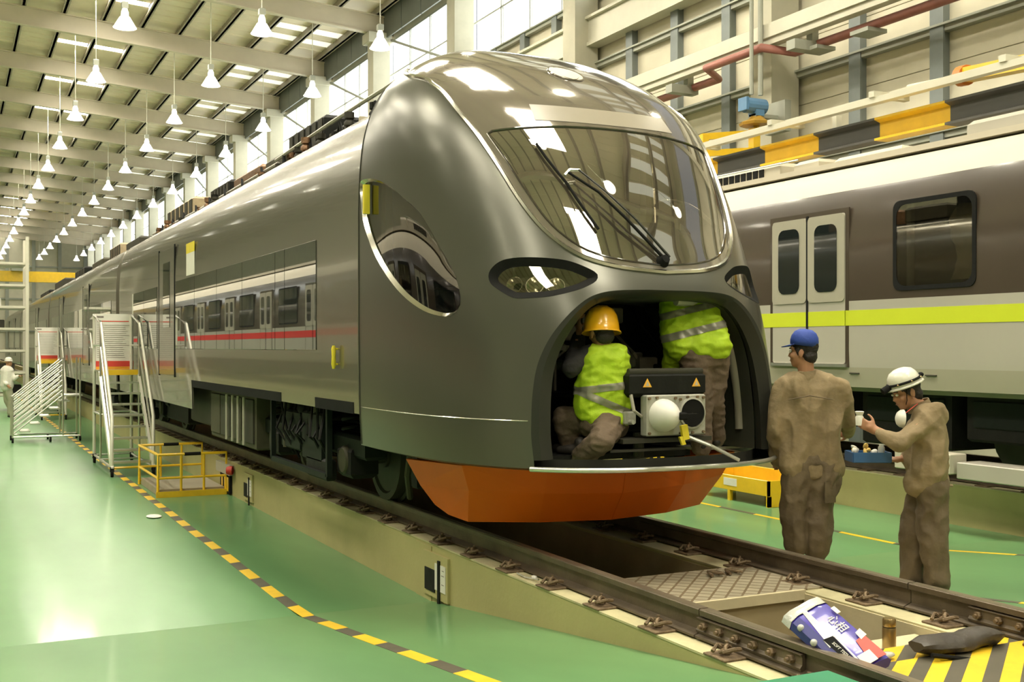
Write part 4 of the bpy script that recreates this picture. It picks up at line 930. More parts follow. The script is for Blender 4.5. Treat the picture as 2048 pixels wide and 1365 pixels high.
# ================================================================ METRO TRAINS
def metro(label, X, sgn, y0, y1, stripe, loc_z=0., doors=(11.31,), wins=((8.65, 9.84),), mirror=False):
    """side wall at X facing -sgn; body runs y0..y1"""
    t = thing('metro_train', label, 'train', (X + sgn * 1.5, (y0 + y1) / 2, RZ + .16))
    def sx(d): return X + sgn * d
    prof = [(.02, 1.56), (.01, 1.70), (.0, 2.0), (.0, 3.3), (.03, 3.7), (.09, 3.98), (.20, 4.16), (.42, 4.32), (.8, 4.42), (1.5, 4.46)]
    def strip(name, z0, z1, m, off=0., y0=y0, y1=y1):
        zs = [z0] + [p[1] for p in prof if z0 < p[1] < z1] + [z1]; ds = [np.interp(z, [p[1] for p in prof], [p[0] for p in prof]) - off for z in zs]
        mb = MB(); n = len(zs); mb.add([(sx(d), y, z) for y in (y0, y1) for d, z in zip(ds, zs)], [(k, k + 1, n + k + 1, n + k) for k in range(n - 1)])
        return mb.build(name, m, t, True)
    strip('skirt_panel', 1.56, 1.80, M['tgrey2']); strip('lower_side', 1.80, 2.61, M['tgrey']); wa, wb = wins[0]
    strip('upper_side', 2.61, 3.98, M['tbrown'], 0, y0, wa + .05); strip('upper_side', 2.61, 3.98, M['tbrown'], 0, wb - .05, y1); strip('sill_panel', 2.61, 2.75, M['tbrown'], 0, wa + .05, wb - .05); strip('header_panel', 3.69, 3.98, M['tbrown'], 0, wa + .05, wb - .05)
    rf = strip('roof_shell', 3.98, 4.46, M['cream'])
    st = MB().box(min(sx(-.004), sx(.01)), max(sx(-.004), sx(.01)), y0, y1, 2.31, 2.495).build('side_stripe', stripe, t)
    MB().box(min(sx(.2), sx(2.9)), max(sx(.2), sx(2.9)), y0, y1, 1.5, 1.6).box(min(sx(2.7), sx(2.9)), max(sx(2.7), sx(2.9)), y0, y1, 1.6, 4.2).box(min(sx(1.4), sx(2.8)), max(sx(1.4), sx(2.8)), y0, y1, 4.2, 4.4).build('body_core', M['tgrey2'], t)
    MB().box(min(sx(.3), sx(2.5)), max(sx(.3), sx(2.5)), y0, y1 - .0, 1.55, 3.9).build('interior', M['dark'], t)
    def rr(y0_, y1_, z0_, z1_, r, d, th, name, m, par):
        pts_ = []
        for cy_, cz_, a0 in ((y1_ - r, z1_ - r, 0), (y0_ + r, z1_ - r, 90), (y0_ + r, z0_ + r, 180), (y1_ - r, z0_ + r, 270)):
            for k in range(5): a_ = math.radians(a0 + 22.5 * k); pts_.append((cy_ + r * math.cos(a_), cz_ + r * math.sin(a_)))
        return MB().prism(pts_, (sx(d), 0, 0), (0, 1, 0), (0, 0, 1), (-sgn, 0, 0), th).build(name, m, par)
    def ring(y0_, y1_, z0_, z1_, r, e):
        vs = []
        for q, d, rr_ in ((0, .01, r), (0, -.010, r), (e, -.010, r + .03), (e, .03, r + .03)):
            for cy_, cz_, a0 in ((y1_ - q - rr_, z1_ - q - rr_, 0), (y0_ + q + rr_, z1_ - q - rr_, 90), (y0_ + q + rr_, z0_ + q + rr_, 180), (y1_ - q - rr_, z0_ + q + rr_, 270)):
                for k in range(5): a_ = math.radians(a0 + 22.5 * k); vs.append((sx(d), cy_ + rr_ * math.cos(a_), cz_ + rr_ * math.sin(a_)))
        n = 20; return MB().add(vs, [(k * n + i, k * n + (i + 1) % n, (k + 1) * n + (i + 1) % n, (k + 1) * n + i) for k in range(3) for i in range(n)]).build('window_frame', M['black'], t)
    for yc in doors:
        MB().box(min(sx(-.002), sx(.02)), max(sx(-.002), sx(.02)), yc - .74, yc + .74, 1.80, 3.76).build('door_recess', M['tbrown'], t)
        for s_ in (-1, 1):
            ya, yb_ = (yc - .68, yc - .015) if s_ < 0 else (yc + .015, yc + .68)
            d = rr(ya, yb_, 1.84, 3.70, .03, .01, .02, 'door', M['tgrey'], t)
            up = rr(ya, yb_, 2.61, 3.70, .06, -.008, .012, 'door_upper', mat('door_pale', (.36, .335, .26), .4, var=.04), d)
            rr(ya + .13, yb_ - .13, 2.74, 3.58, .10, -.016, .01, 'window_pane', M['dglass'], d)
            MB().box(min(sx(-.013), sx(0)), max(sx(-.013), sx(0)), ya, yb_, 2.31, 2.495).build('door_stripe', stripe, d)
        MB().box(min(sx(-.018), sx(.0)), max(sx(-.018), sx(.0)), yc - .018, yc + .018, 1.84, 3.72).build('door_seal', M['black'], t)
        MB().box(min(sx(-.03), sx(.0)), max(sx(-.03), sx(.0)), yc - .7, yc + .7, 1.80, 1.84).build('door_sill', M['silver'], t)
    for wi, (ya, yb_) in enumerate(wins):
        if wi == 0:
            fr = ring(ya, yb_, 2.70, 3.74, .10, .05)
            _ = MB().bar((sx(0), ya + .02, 2.70), (sx(0), ya + .02, 3.74), .04, .03).bar((sx(0), yb_ - .02, 2.70), (sx(0), yb_ - .02, 3.74), .04, .03).bar((sx(0), ya, 2.72), (sx(0), yb_, 2.72), .03, .04).bar((sx(.01), ya, 3.72), (sx(.01), yb_, 3.72), .03, .04)
            MB().box(min(sx(-.006), sx(-.002)), max(sx(-.006), sx(-.002)), ya + .03, yb_ - .03, 2.73, 3.71).build('window_glass', MATS['clear_glass'], fr); continue
        w_ = rr(ya, yb_, 2.70, 3.74, .10, .0, .012, 'window_frame', M['black'], t)
        rr(ya + .04, yb_ - .04, 2.74, 3.70, .08, -.012, .004, 'window_pane', M['dglass'], w_)
    # roof fairing, air conditioner and grilles
    rb = MB().box(min(sx(.55), sx(2.3)), max(sx(.55), sx(2.3)), y0 + 2, y1 - 2, 4.40, 4.47).build('roof_walk', M['cream'], t)
    ac = MB().box(min(sx(.62), sx(2.3)), max(sx(.62), sx(2.3)), 12.6, 15.6, 4.4, 4.66, bev=.06).build('air_conditioner', M['cream'], t)
    for k in range(12): MB().box(min(sx(.605), sx(.64)), max(sx(.605), sx(.64)), 12.95 + .14 * k, 13.05 + .14 * k, 4.47, 4.6).build('grille_slot', M['black'], ac)
    for a_, b_, h_ in ((10.4, 11.6, .10), (11.9, 12.4, .16), (15.9, 17.0, .22), (6.4, 9.4, .20)):
        MB().box(min(sx(.7), sx(2.2)), max(sx(.7), sx(2.2)), a_, b_, 4.42, 4.46 + h_, bev=.05).build('roof_box', M['cream'] if a_ > 7 else M['tgrey'], t)
    MB().tube([(sx(.6), 12.2, 4.62), (sx(.6), 15.8, 4.66)], .012, 6).build('roof_rail', M['silver'], t)
    # underframe
    cases = [(y, y + rs.uniform(.8, 2.2)) for y in np.arange(y0 + 1, y1 - 3, 2.4)]
    for a_, b_ in cases:
        c = MB().box(min(sx(.35), sx(2.4)), max(sx(.35), sx(2.4)), a_, b_, .85 + rs.uniform(0, .25), 1.52, bev=.03).build('equipment_case', M['dark'], t)
        MB().box(min(sx(.33), sx(.36)), max(sx(.33), sx(.36)), a_ + .1, b_ - .1, 1.15, 1.45, bev=.01).build('case_panel', M['darkgreen'], c)
    for yb_ in (y0 + 4, y1 - 4):
        for dy in (-1.15, 1.15):
            for x in (sx(.8), sx(2.24)): MB().lathe([(.0, -.07), (.34, -.05), (.42, -.06), (.42, .05), (.45, .06), (.0, .06)], (x, yb_ + dy, RB + .15 + .42), (1, 0, 0), 20).build('wheel', M['equip'], t, True)
    return t
mt = metro('pale grey and brown metro train with a lime stripe on the right track', 9.82, 1, 3.5, 21.5, M['lime'], doors=(11.31, 16.2), wins=((8.65, 9.84), (5.2, 7.3), (12.9, 14.4)))
MB().box(9.70, 9.95, 8.9, 9.7, .66, .88, bev=.01).build('ladder_box', M['cream'], mt)
MB().box(9.75, 10.1, 7.9, 8.85, .62, .80, bev=.01).build('battery_box', M['tgrey'], mt)
for y in (9.2, 10.4, 7.6): MB().box(9.815, 9.83, y, y + .16, 1.72, 1.735).build('lifting_mark', M['equip'], mt)
mt2 = metro('pale metro train with a red stripe standing in the left half of the hall', -2.6, -1, 8, 84, M['tred'], doors=tuple(range(14, 82, 5)), wins=((15.5, 17.5), (20.5, 22.5), (25.5, 27.5), (30.5, 32.5), (10.5, 12.5), (35.5, 37.5), (40.5, 42.5), (45.5, 47.5), (50.5, 52.5)))
struct(MB().box(-5.9, -2.4, 5, 86, 0, RZ + .15).build('trim_5', M['curb']))
# white lining and cloth seen through the big metro window
mb = MB(); NI, NJ = 9, 16
def shp(i, j):
    v = j / (NJ - 1); c = 8.98 + .05 * math.sin(5 * v); hw_ = .10 + .14 * v + .06 * math.sin(7 * v); u_ = i / (NI - 1) * 2 - 1
    y = c + u_ * hw_; z = 3.64 - .84 * v; return (9.98 + .05 * noise.noise(Vector((y * 9, z * 7, 1))) + .03 * noise.noise(Vector((y * 22, z * 13, 4))) + .05 * abs(u_), y, z)
mb.add([shp(i, j) for j in range(NJ) for i in range(NI)], [(j * NI + i, j * NI + i + 1, (j + 1) * NI + i + 1, (j + 1) * NI + i) for j in range(NJ - 1) for i in range(NI - 1)])
mb.build('plastic_sheet', mat('wrinkled_sheet', (.80, .68, .48), .4, var=.2, scale=9, bump=.4, bscale=20), mt, True)
MB().box(9.9, 9.96, 9.66, 9.72, 2.7, 3.75).build('inner_pillar', M['tgrey'], mt)
# ================================================================ OVERHEAD RIGID CATENARY OVER THE METRO TRAIN
r = thing('striped_overhead_beam', 'black and yellow striped I-beam hanging above the metro train roof', 'beam', (11.3, 14, 5.0))
cuts = [(3.08 + 1.21 * k, 4.29 + 1.21 * k, 'yb'[k % 2]) for k in range(22)]
ipr = [(-.12, 0), (.12, 0), (.12, .03), (.02, .06), (.02, .25), (.12, .28), (.12, .31), (-.12, .31), (-.12, .28), (-.02, .25), (-.02, .06), (-.12, .03)]
for a, b, c in cuts:
    MB().prism(ipr, (11.3, a, 4.84), (1, 0, 0), (0, 0, 1), (0, 1, 0), b - a).build('yellow_length' if c == 'y' else 'black_length', M['yellow'] if c == 'y' else M['dark'] if False else mat('beam_black', (.07, .068, .06), .5, var=.1), r)
for y in (4, 8.2, 12.4, 16.6, 20.8, 25): MB().box(11.25, 11.35, y - .04, y + .04, 5.14, 5.34).build('hanger', M['steel_lt'], r)
r = thing('carrier_rail', 'pale double carrier rail running just above the striped beam', 'rail', (11.3, 14, 5.3))
MB().box(11.0, 11.12, 2, 30, 5.30, 5.38).build('rail_length', M['steel_lt'], r); MB().box(11.48, 11.6, 2, 30, 5.46, 5.54).build('rail_length', M['steel_lt'], r)
for y in np.arange(3, 30, 2.1): MB().box(10.98, 15.0 if abs((y - 3) % 8.4) < .1 else 11.62, y - .05, y + .05, 5.38, 5.46).build('cross_tie', M['steel_lt'], r)
# swivel drives on the columns
def swivel(label, y, x=14.0, z=5.95):
    r = thing('swivel_arm', label, 'swivel arm', (x, y, z))
    MB().box(x - .1, x + .6, y - .1, y + .1, z + .55, z + .62).box(x + .45, x + .6, y - .3, y + .3, z + .3, z + .9).build('wall_bracket', M['steel_gr'], r)
    MB().cyl((x, y, z - .5), (x, y, z + .5), .055, 12).build('vertical_shaft', M['yellow'], r)
    MB().lathe([(.0, 0), (.32, .02), (.34, .07), (.18, .13), (.12, .2), (.0, .2)], (x, y, z + .38), (0, 0, 1), 8).build('gear_housing', mat('gear_ochre', (.42, .24, .03), .5, var=.15), r, False)
    m_ = MB().cyl((x - .28, y, z + .78), (x + .18, y, z + .78), .15, 14).box(x - .1, x + .1, y - .12, y + .12, z + .58, z + .72).build('motor', M['bluemotor'], r)
    MB().box(x - .34, x - .28, y - .13, y + .13, z + .66, z + .92, bev=.01).build('fan_cover', M['bluemotor'], m_)
    MB().bar((x - 1.15, y + .2, z + .12), (x, y, z + .26), .1, .12).bar((x - 1.15, y + .2, z - .2), (x, y, z - .08), .1, .12).bar((x - 1.1, y + .2, z - .22), (x - 1.1, y + .2, z + .16), .14, .14).bar((x - .05, y, z - .15), (x - .05, y, z + .34), .16, .16).build('swing_arm', M['yellow'], r)
    MB().tube([(x + .1, y, z + 1.0), (x + .1, y, z + 3.0)], .05, 8).tube([(x - .12, y, z + 1.0), (x - .12, y, z + 3.0)], .04, 8).build('hanger_pole', M['steel_gr'], r)
    return r
swivel('yellow swivel arm with a blue motor hanging beside the concrete column', 17.6)
r = thing('yellow_boom', 'yellow boom with an orange end cap at the right edge above the carrier rail', 'boom', (12.5, 11.5, 5.9))
a, b = P(1935, 150, 16.5), P(2140, 108, 14.6)
MB().bar(a, b, .20, .20).build('boom_tube', M['yellow'], r)
MB().cyl(a - (b - a).normalized() * .16, a, .15, 14).build('end_cap', mat('cap_orange', (.55, .16, .02), .5, var=.1), r)
MB().tube([a - (b - a).normalized() * .16, a - (b - a).normalized() * 1.4], .04, 8).build('shaft', M['steel_lt'], r)
MB().box(a.x + .6, 15.2, a.y - .8, a.y - .6, a.z - .05, a.z + .05).build('boom_bracket', M['steel_gr'], r)

# ================================================================ MAINTENANCE STAIRS, BARRIERS, SCAFFOLD
def stairs():
    """rolling aluminium stair climbing along +Y; origin at the front left foot on the floor"""
    r = thing('maintenance_stair', '', 'stairs', (0, 0, 0)); M['railwhite'] = mat('rail_pale', (.72, .70, .60), .4, .3, var=.06); W_, N_ = .63, 9
    top, run, z0 = 1.62, 1.55, .22
    for i in range(N_):
        t = i / (N_ - 1); MB().box(.03, W_ - .03, .05 + run * t, .22 + run * t, z0 + (top - z0) * t - .02, z0 + (top - z0) * t + .012).build('tread', M['silver'], r)
    for x in (0, W_):
        MB().bar((x, .0, z0 - .12), (x, run + .12, top - .03), .04, .12).build('stringer', M['railwhite'], r)
        MB().tube([(x, .02, .12), (x, .02, .95), (x, run * .95, 2.45), (x, run + .95, 2.62), (x, run + .95, .1)], .028, 8).build('handrail', M['railwhite'], r, True)
        MB().tube([(x, .05, .55), (x, run, 2.05)], .018, 6).tube([(x, run, 2.08), (x, run + .95, 2.08)], .018, 6).build('knee_rail', M['silver'], r, True)
        for y_, zt in ((run, 2.5), (run + .95, 2.6)): MB().tube([(x, y_, .1), (x, y_, zt)], .02, 6).build('post', M['silver'], r, True)
        MB().tube([(x, .02, .14), (x, run + .95, .14)], .02, 6).tube([(x, run, .9), (x, run + .95, .9)], .016, 6).build('base_rail', M['silver'], r, True)
        for y_ in (.0, run + .92):
            MB().cyl((x - .02, y_, .06), (x + .02, y_, .06), .06, 14).box(x - .03, x + .03, y_ - .03, y_ + .03, .08, .16).build('castor', M['black'], r)
    MB().box(.0, W_, run + .05, run + .98, top, top + .03).build('platform', M['silver'], r)
    MB().box(.0, W_, run + .03, run + .06, top - .05, top + .04).build('platform_edge', M['yellow'], r)
    MB().tube([(0, .02, .14), (W_, .02, .14)], .02, 6).build('front_bar', M['yellow'], r, True)
    for y_ in (run, run + .95):
        for z_ in (.14, .9): MB().tube([(0, y_, z_), (W_, y_, z_)], .018, 6).build('cross_brace', M['silver'], r, True)
    # notice board on the far guard rail
    n = MB().box(-.02, W_ + .04, run + .97, run + .99, 1.78, 2.64).build('notice_board', M['paper'], r)
    MB().box(-.02, W_ + .04, run + .965, run + .97, 1.70, 1.80).build('board_red_strip', M['red'], n); MB().box(-.02, W_ + .04, run + .965, run + .97, 1.64, 1.70).build('board_orange_strip', M['boardor'], n)
    MB().box(.06, W_ - .04, run + .966, run + .97, 2.50, 2.515).build('title_line', M['red'], n)
    tl_ = MB()
    rr_ = random.Random(5)
    for k in range(17): tl_.box(.05, W_ - .03 - rr_.uniform(0, .12), run + .966, run + .97, 1.86 + .036 * k, 1.866 + .036 * k)
    tl_.box(.03, .16, run + .966, run + .97, 2.57, 2.60); tl_.build('print_lines', M['text'], n)['kind'] = 'stuff'
    return r
s1 = stairs(); s1.location = (2.25, 18.75, 0); s1['label'] = 'aluminium rolling stair with a notice board, the one beside the yellow barrier'
s2 = copy_tree(s1); s2.location = (2.24, 34.2, 0); s2['label'] = 'smaller looking aluminium rolling stair with a board, behind the slanted handrail stair'
s3 = thing('handrail_stair', 'low metal stair seen from the side with parallel slanted handrail bars', 'stairs', (1.7, 26.7, 0))
for yy in (26.35, 27.15):
    for k in range(8):
        o_ = .11 * k; MB().tube([(1.15, yy, .95 - o_), (2.15, yy, 1.78 - o_)], .017, 6).build('slanted_bar', M['silver'], s3, True)
    for x, zt in ((1.15, .98), (2.15, 1.82), (2.5, 1.82)): MB().tube([(x, yy, .1), (x, yy, zt)], .022, 6).build('post', M['silver'], s3, True)
    MB().tube([(1.15, yy, .12), (2.5, yy, .12)], .022, 6).build('base_rail', M['silver'], s3, True)
    for x in (1.15, 1.9, 2.5): MB().cyl((x - .02, yy, .055), (x + .02, yy, .055), .055, 12).build('castor', M['black'], s3)
for k in range(5): MB().box(1.3 + .2 * k, 1.5 + .2 * k, 26.37, 27.13, .22 + .16 * k, .245 + .16 * k).build('tread', M['silver'], s3)
MB().box(2.15, 2.55, 26.35, 27.15, .98, 1.01).build('platform', M['silver'], s3)
# scaffold tower on the far left
r = thing('scaffold_tower', 'tall pale scaffold tower with shelves at the left edge', 'scaffold', (1.2, 36, 0))
for x in (.55, 1.0, 2.15):
    for y in (39.5, 41.0): MB().box(x - .05, x + .05, y - .05, y + .05, 0, 5.6 if x > 2 else 5.2).build('upright', M['steel_lt'], r)
for z in (.5, 1.2, 1.9, 2.6, 3.3, 4.0, 4.7):
    MB().box(.5, 2.15, 39.48, 39.54, z, z + .07).box(.5, 2.15, 40.96, 41.02, z, z + .07).build('crossbar', M['steel_lt'], r)
    MB().box(.5, 2.1, 39.6, 40.9, z - .03, z).build('deck', M['tgrey'], r)
for k, (x, z, m_) in enumerate(((.8, 1.93, 'dark'), (1.3, 1.23, 'equip'), (1.0, 2.63, 'equip'), (1.5, .53, 'dark'), (.9, 3.33, 'white'))):
    b = MB().box(x, x + .5, 39.9, 40.5, z, z + .3, bev=.02).build('storage_box', M[m_]); tag(b, ['dark bin on the third scaffold shelf', 'grey bin on the second scaffold shelf', 'grey bin on the fourth scaffold shelf', 'dark bin on the lowest scaffold shelf', 'white bin near the top of the scaffold'][k], 'box')
b = MB().box(.6, 2.6, 95, 96, 8.2, 9.6, bev=.05).build('crane_cabin', M['cyan']); b.parent = None; tag(b, 'pale turquoise crane cabin far away at the left edge', 'cabin')
MB().box(1.2, 2.0, 95.4, 95.6, 9.6, 16.2).build('cabin_mast', M['steel_gr'], b)
# yellow tube barrier by the kerb
def barrier(name, label, x0, x1, y0, y1, z, hgt):
    r = thing(name, label, 'barrier', ((x0 + x1) / 2, (y0 + y1) / 2, z))
    for y in (y0, y1):
        MB().tube([(x0, y, z), (x0, y, z + hgt), (x1, y, z + hgt), (x1, y, z)], .022, 8).build('frame_tube', M['yellow'], r, True)
        for zz in (.06, hgt * .45): MB().tube([(x0, y, z + zz), (x1, y, z + zz)], .018, 6).build('cross_tube', M['yellow'], r, True)
        for k in (1, 2): MB().tube([(x0 + (x1 - x0) * k / 3, y, z), (x0 + (x1 - x0) * k / 3, y, z + hgt)], .018, 6).build('upright', M['yellow'], r, True)
        MB().tube([(x0 + (x1 - x0) * .38, y, z + hgt), (x0 + (x1 - x0) * .62, y, z + hgt)], .0235, 8).build('black_band', M['black'], r, True)
    MB().tube([(x0, y0, z + hgt), (x0, y1, z + hgt)], .02, 6).tube([(x0, y0, z + hgt * .45), (x0, y1, z + hgt * .45)], .018, 6).build('side_tube', M['yellow'], r, True)
    MB().box(x0 - .03, x1, y0 - .04, y0 - .02, z, z + .08).build('toe_board', M['yellowtape'], r)
    return r
barrier('tube_barrier', 'low yellow tube barrier round the steps beside the kerb, at the stair foot', 2.50, 3.42, 15.9, 17.6, 0, .58)
b = MB().box(2.52, 3.40, 15.95, 17.55, .003, .10).build('step_slab', mat('slab_grey', (.33, .29, .20), .7, var=.12)); tag(b, 'low concrete slab inside the yellow tube barrier', 'slab')
g_ = MB().box(3.40, 3.455, 15.6, 16.5, .28, .42).build('switch_bracket', M['tgrey']); tag(g_, 'grey bracket with a red emergency button on the kerb', 'bracket')
MB().lathe([(.0, -.05), (.05, -.05), (.06, -.02), (.06, .03)], (3.40, 15.55, .36), (1, -.5, 0), 14).build('button', M['red'], g_, True)
# warning board under the bracket
b = MB().box(3.42, 3.455, 15.7, 16.3, .02, .27).build('chevron_board', M['black']); tag(b, 'small black and yellow marked board leaning on the kerb by the barrier', 'board')
for k in range(3): MB().box(3.415, 3.42, 15.76 + .18 * k, 15.84 + .18 * k, .05, .24).build('yellow_mark', M['yellow'], b)
# kerb socket boxes
def socket(label, y, s):
    r = thing('socket_panel', label, 'panel', (3.45, y, .1))
    MB().box(3.438, 3.46, y - .20 * s, y + .20 * s, .05, .40).build('cover_frame', M['curb'], r)
    MB().box(3.432, 3.44, y + .0 * s, y + .17 * s, .09, .27, bev=.002).build('socket_plate', M['dark'], r)
    for a_, b_ in ((-.04, .0), (-.17, -.09)): MB().box(3.433, 3.44, y + a_ * s, y + b_ * s, .12, .33).build('label_plate', M['paper'], r)
    MB().box(3.425, 3.44, y - .085 * s, y - .055 * s, .0, .36).build('conduit', M['dark'], r)
    tm = Matrix.Translation((3.432, y - .13 * s, .24)) @ Matrix.Rotation(-math.pi / 2, 4, 'Z') @ Matrix.Rotation(math.pi / 2, 4, 'X')
    MB().box(3.4315, 3.433, y - .15 * s, y - .11 * s, .18, .185).box(3.4315, 3.433, y - .15 * s, y - .11 * s, .25, .255).box(3.4315, 3.433, y - .15 * s, y - .12 * s, .29, .295).build('print', M['text'], r)
    return r
socket('dark socket plate with white labels on the kerb face, nearest the camera', 8.33, 1.25)
socket('small grey panel with a white label on the kerb face, nearer the barrier', 14.7, 1.2)
# debris on the floor
b = MB().ell((2.17, 14.1, .014), (.09, .14, .014), 10, 6).build('floor_sticker', M['paper'], None, True); tag(b, 'white scrap lying beside the floor tape', 'scrap')
b = MB().ell((3.53, 6.8, RZ + .015), (.02, .03, .015), 8, 6).build('white_fitting', M['paper'], None, True); tag(b, 'small white scrap on the kerb top between rail clips', 'scrap')
b = MB().tube([(3.5, 7.0, RZ + .012), (3.49, 6.85, RZ + .01), (3.51, 6.7, RZ + .02)], .006, 6).build('wire_piece', M['silver'], None, True); tag(b, 'bit of pale wire on the kerb near the white scrap', 'wire')

# yellow jack / crate right of the dark train
r = thing('yellow_trestle', 'yellow steel trestle box on the green floor behind the orange deflector', 'trestle', (9.7, 12.2, 0))
X0, X1_, YA, YB_ = 9.30, 9.98, 11.45, 13.05
MB().box(X0, X0 + .03, YA, YB_, .14, .34, bev=.004).build('side_plate', M['yellow'], r); MB().box(X1_ - .03, X1_, YA, YB_, .14, .40, bev=.004).build('side_plate', M['yellow'], r)
MB().box(X0, X1_, YA, YA + .03, .0, .34, bev=.004).build('end_plate', M['yellow'], r); MB().box(X0, X1_, YB_ - .03, YB_, .14, .36, bev=.004).build('end_plate', M['yellow'], r)
MB().box(X0 + .03, X1_ - .03, YA + .03, YB_ - .03, .14, .17).build('tray_floor', mat('tray_orange', (.55, .18, .01), .5, var=.1), r)
for y in (YA, (YA + YB_) / 2, YB_ - .05): MB().box(X0, X0 + .05, y, y + .05, 0, .14).box(X1_ - .05, X1_, y, y + .05, 0, .14).build('foot', M['yellow'], r)
MB().lathe([(.0, .05), (.05, .04), (.07, 0)], (X0 + .25, YA + .3, .17), n=10).build('lug', M['rust'], r, True)
MB().box(X0 - .005, X0 - .001, 12.1, 12.38, .20, .30).build('paper_label', M['paper'], r)
r = thing('yellow_guard', 'yellow posts with a black chevron plate left of the trestle box', 'guard', (9.5, 14.2, 0))
for x, y in ((9.35, 13.6), (9.35, 15.0), (9.95, 13.6), (9.95, 15.0)): MB().box(x - .03, x + .03, y - .03, y + .03, 0, .78).build('post', M['yellow'], r)
for z in (.12, .72): MB().bar((9.35, 13.6, z), (9.35, 15.0, z), .05).bar((9.95, 13.6, z), (9.95, 15.0, z), .05).bar((9.35, 13.6, z), (9.95, 13.6, z), .05).build('rail_bar', M['yellow'], r)
ch = MB().box(9.32, 9.335, 13.75, 14.35, .25, .66).build('chevron_plate', M['black'], r)
for k in range(3): MB().prism([(13.78 + .2 * k, .27), (13.88 + .2 * k, .27), (13.98 + .2 * k, .64), (13.88 + .2 * k, .64)], (9.316, 0, 0), (0, 1, 0), (0, 0, 1), (1, 0, 0), .003).build('yellow_mark', M['yellow'], ch)
b = MB().box(10.325, 10.338, 11.35, 11.55, .22, .42).build('kerb_sign', M['paper']); tag(b, 'small white sign on the right kerb behind the man in the blue cap', 'sign')
MB().box(10.322, 10.326, 11.38, 11.52, .25, .33).build('print', M['text'], b)

# ================================================================ THINGS ON THE NEAR TRACK
# thermos
bx, by = 4.48, 4.52
r = thing('thermos_flask', 'gold metal thermos flask standing by the striped plate', 'flask', (bx, by, .35))
zb = .42
MB().lathe([(.0, 0), (.033, 0), (.036, .006), (.036, .125), (.034, .131)], (bx, by, zb), n=24).build('flask_body', M['gold'], r, True)
MB().lathe([(.034, .0), (.0355, .004), (.0355, .035), (.031, .043), (.0, .043)], (bx, by, zb + .136), n=24).build('lid', M['gold'], r, True)
MB().lathe([(.0335, .0), (.0335, .006)], (bx, by, zb + .130), n=24).build('seal_ring', M['black'], r, True)
b = MB().box(4.05, 4.9, 4.41, 4.75, .31, .418, bev=.008).build('timber_block', M['pitlight']); tag(b, 'pale block in the pit end that the gold flask stands on', 'block')
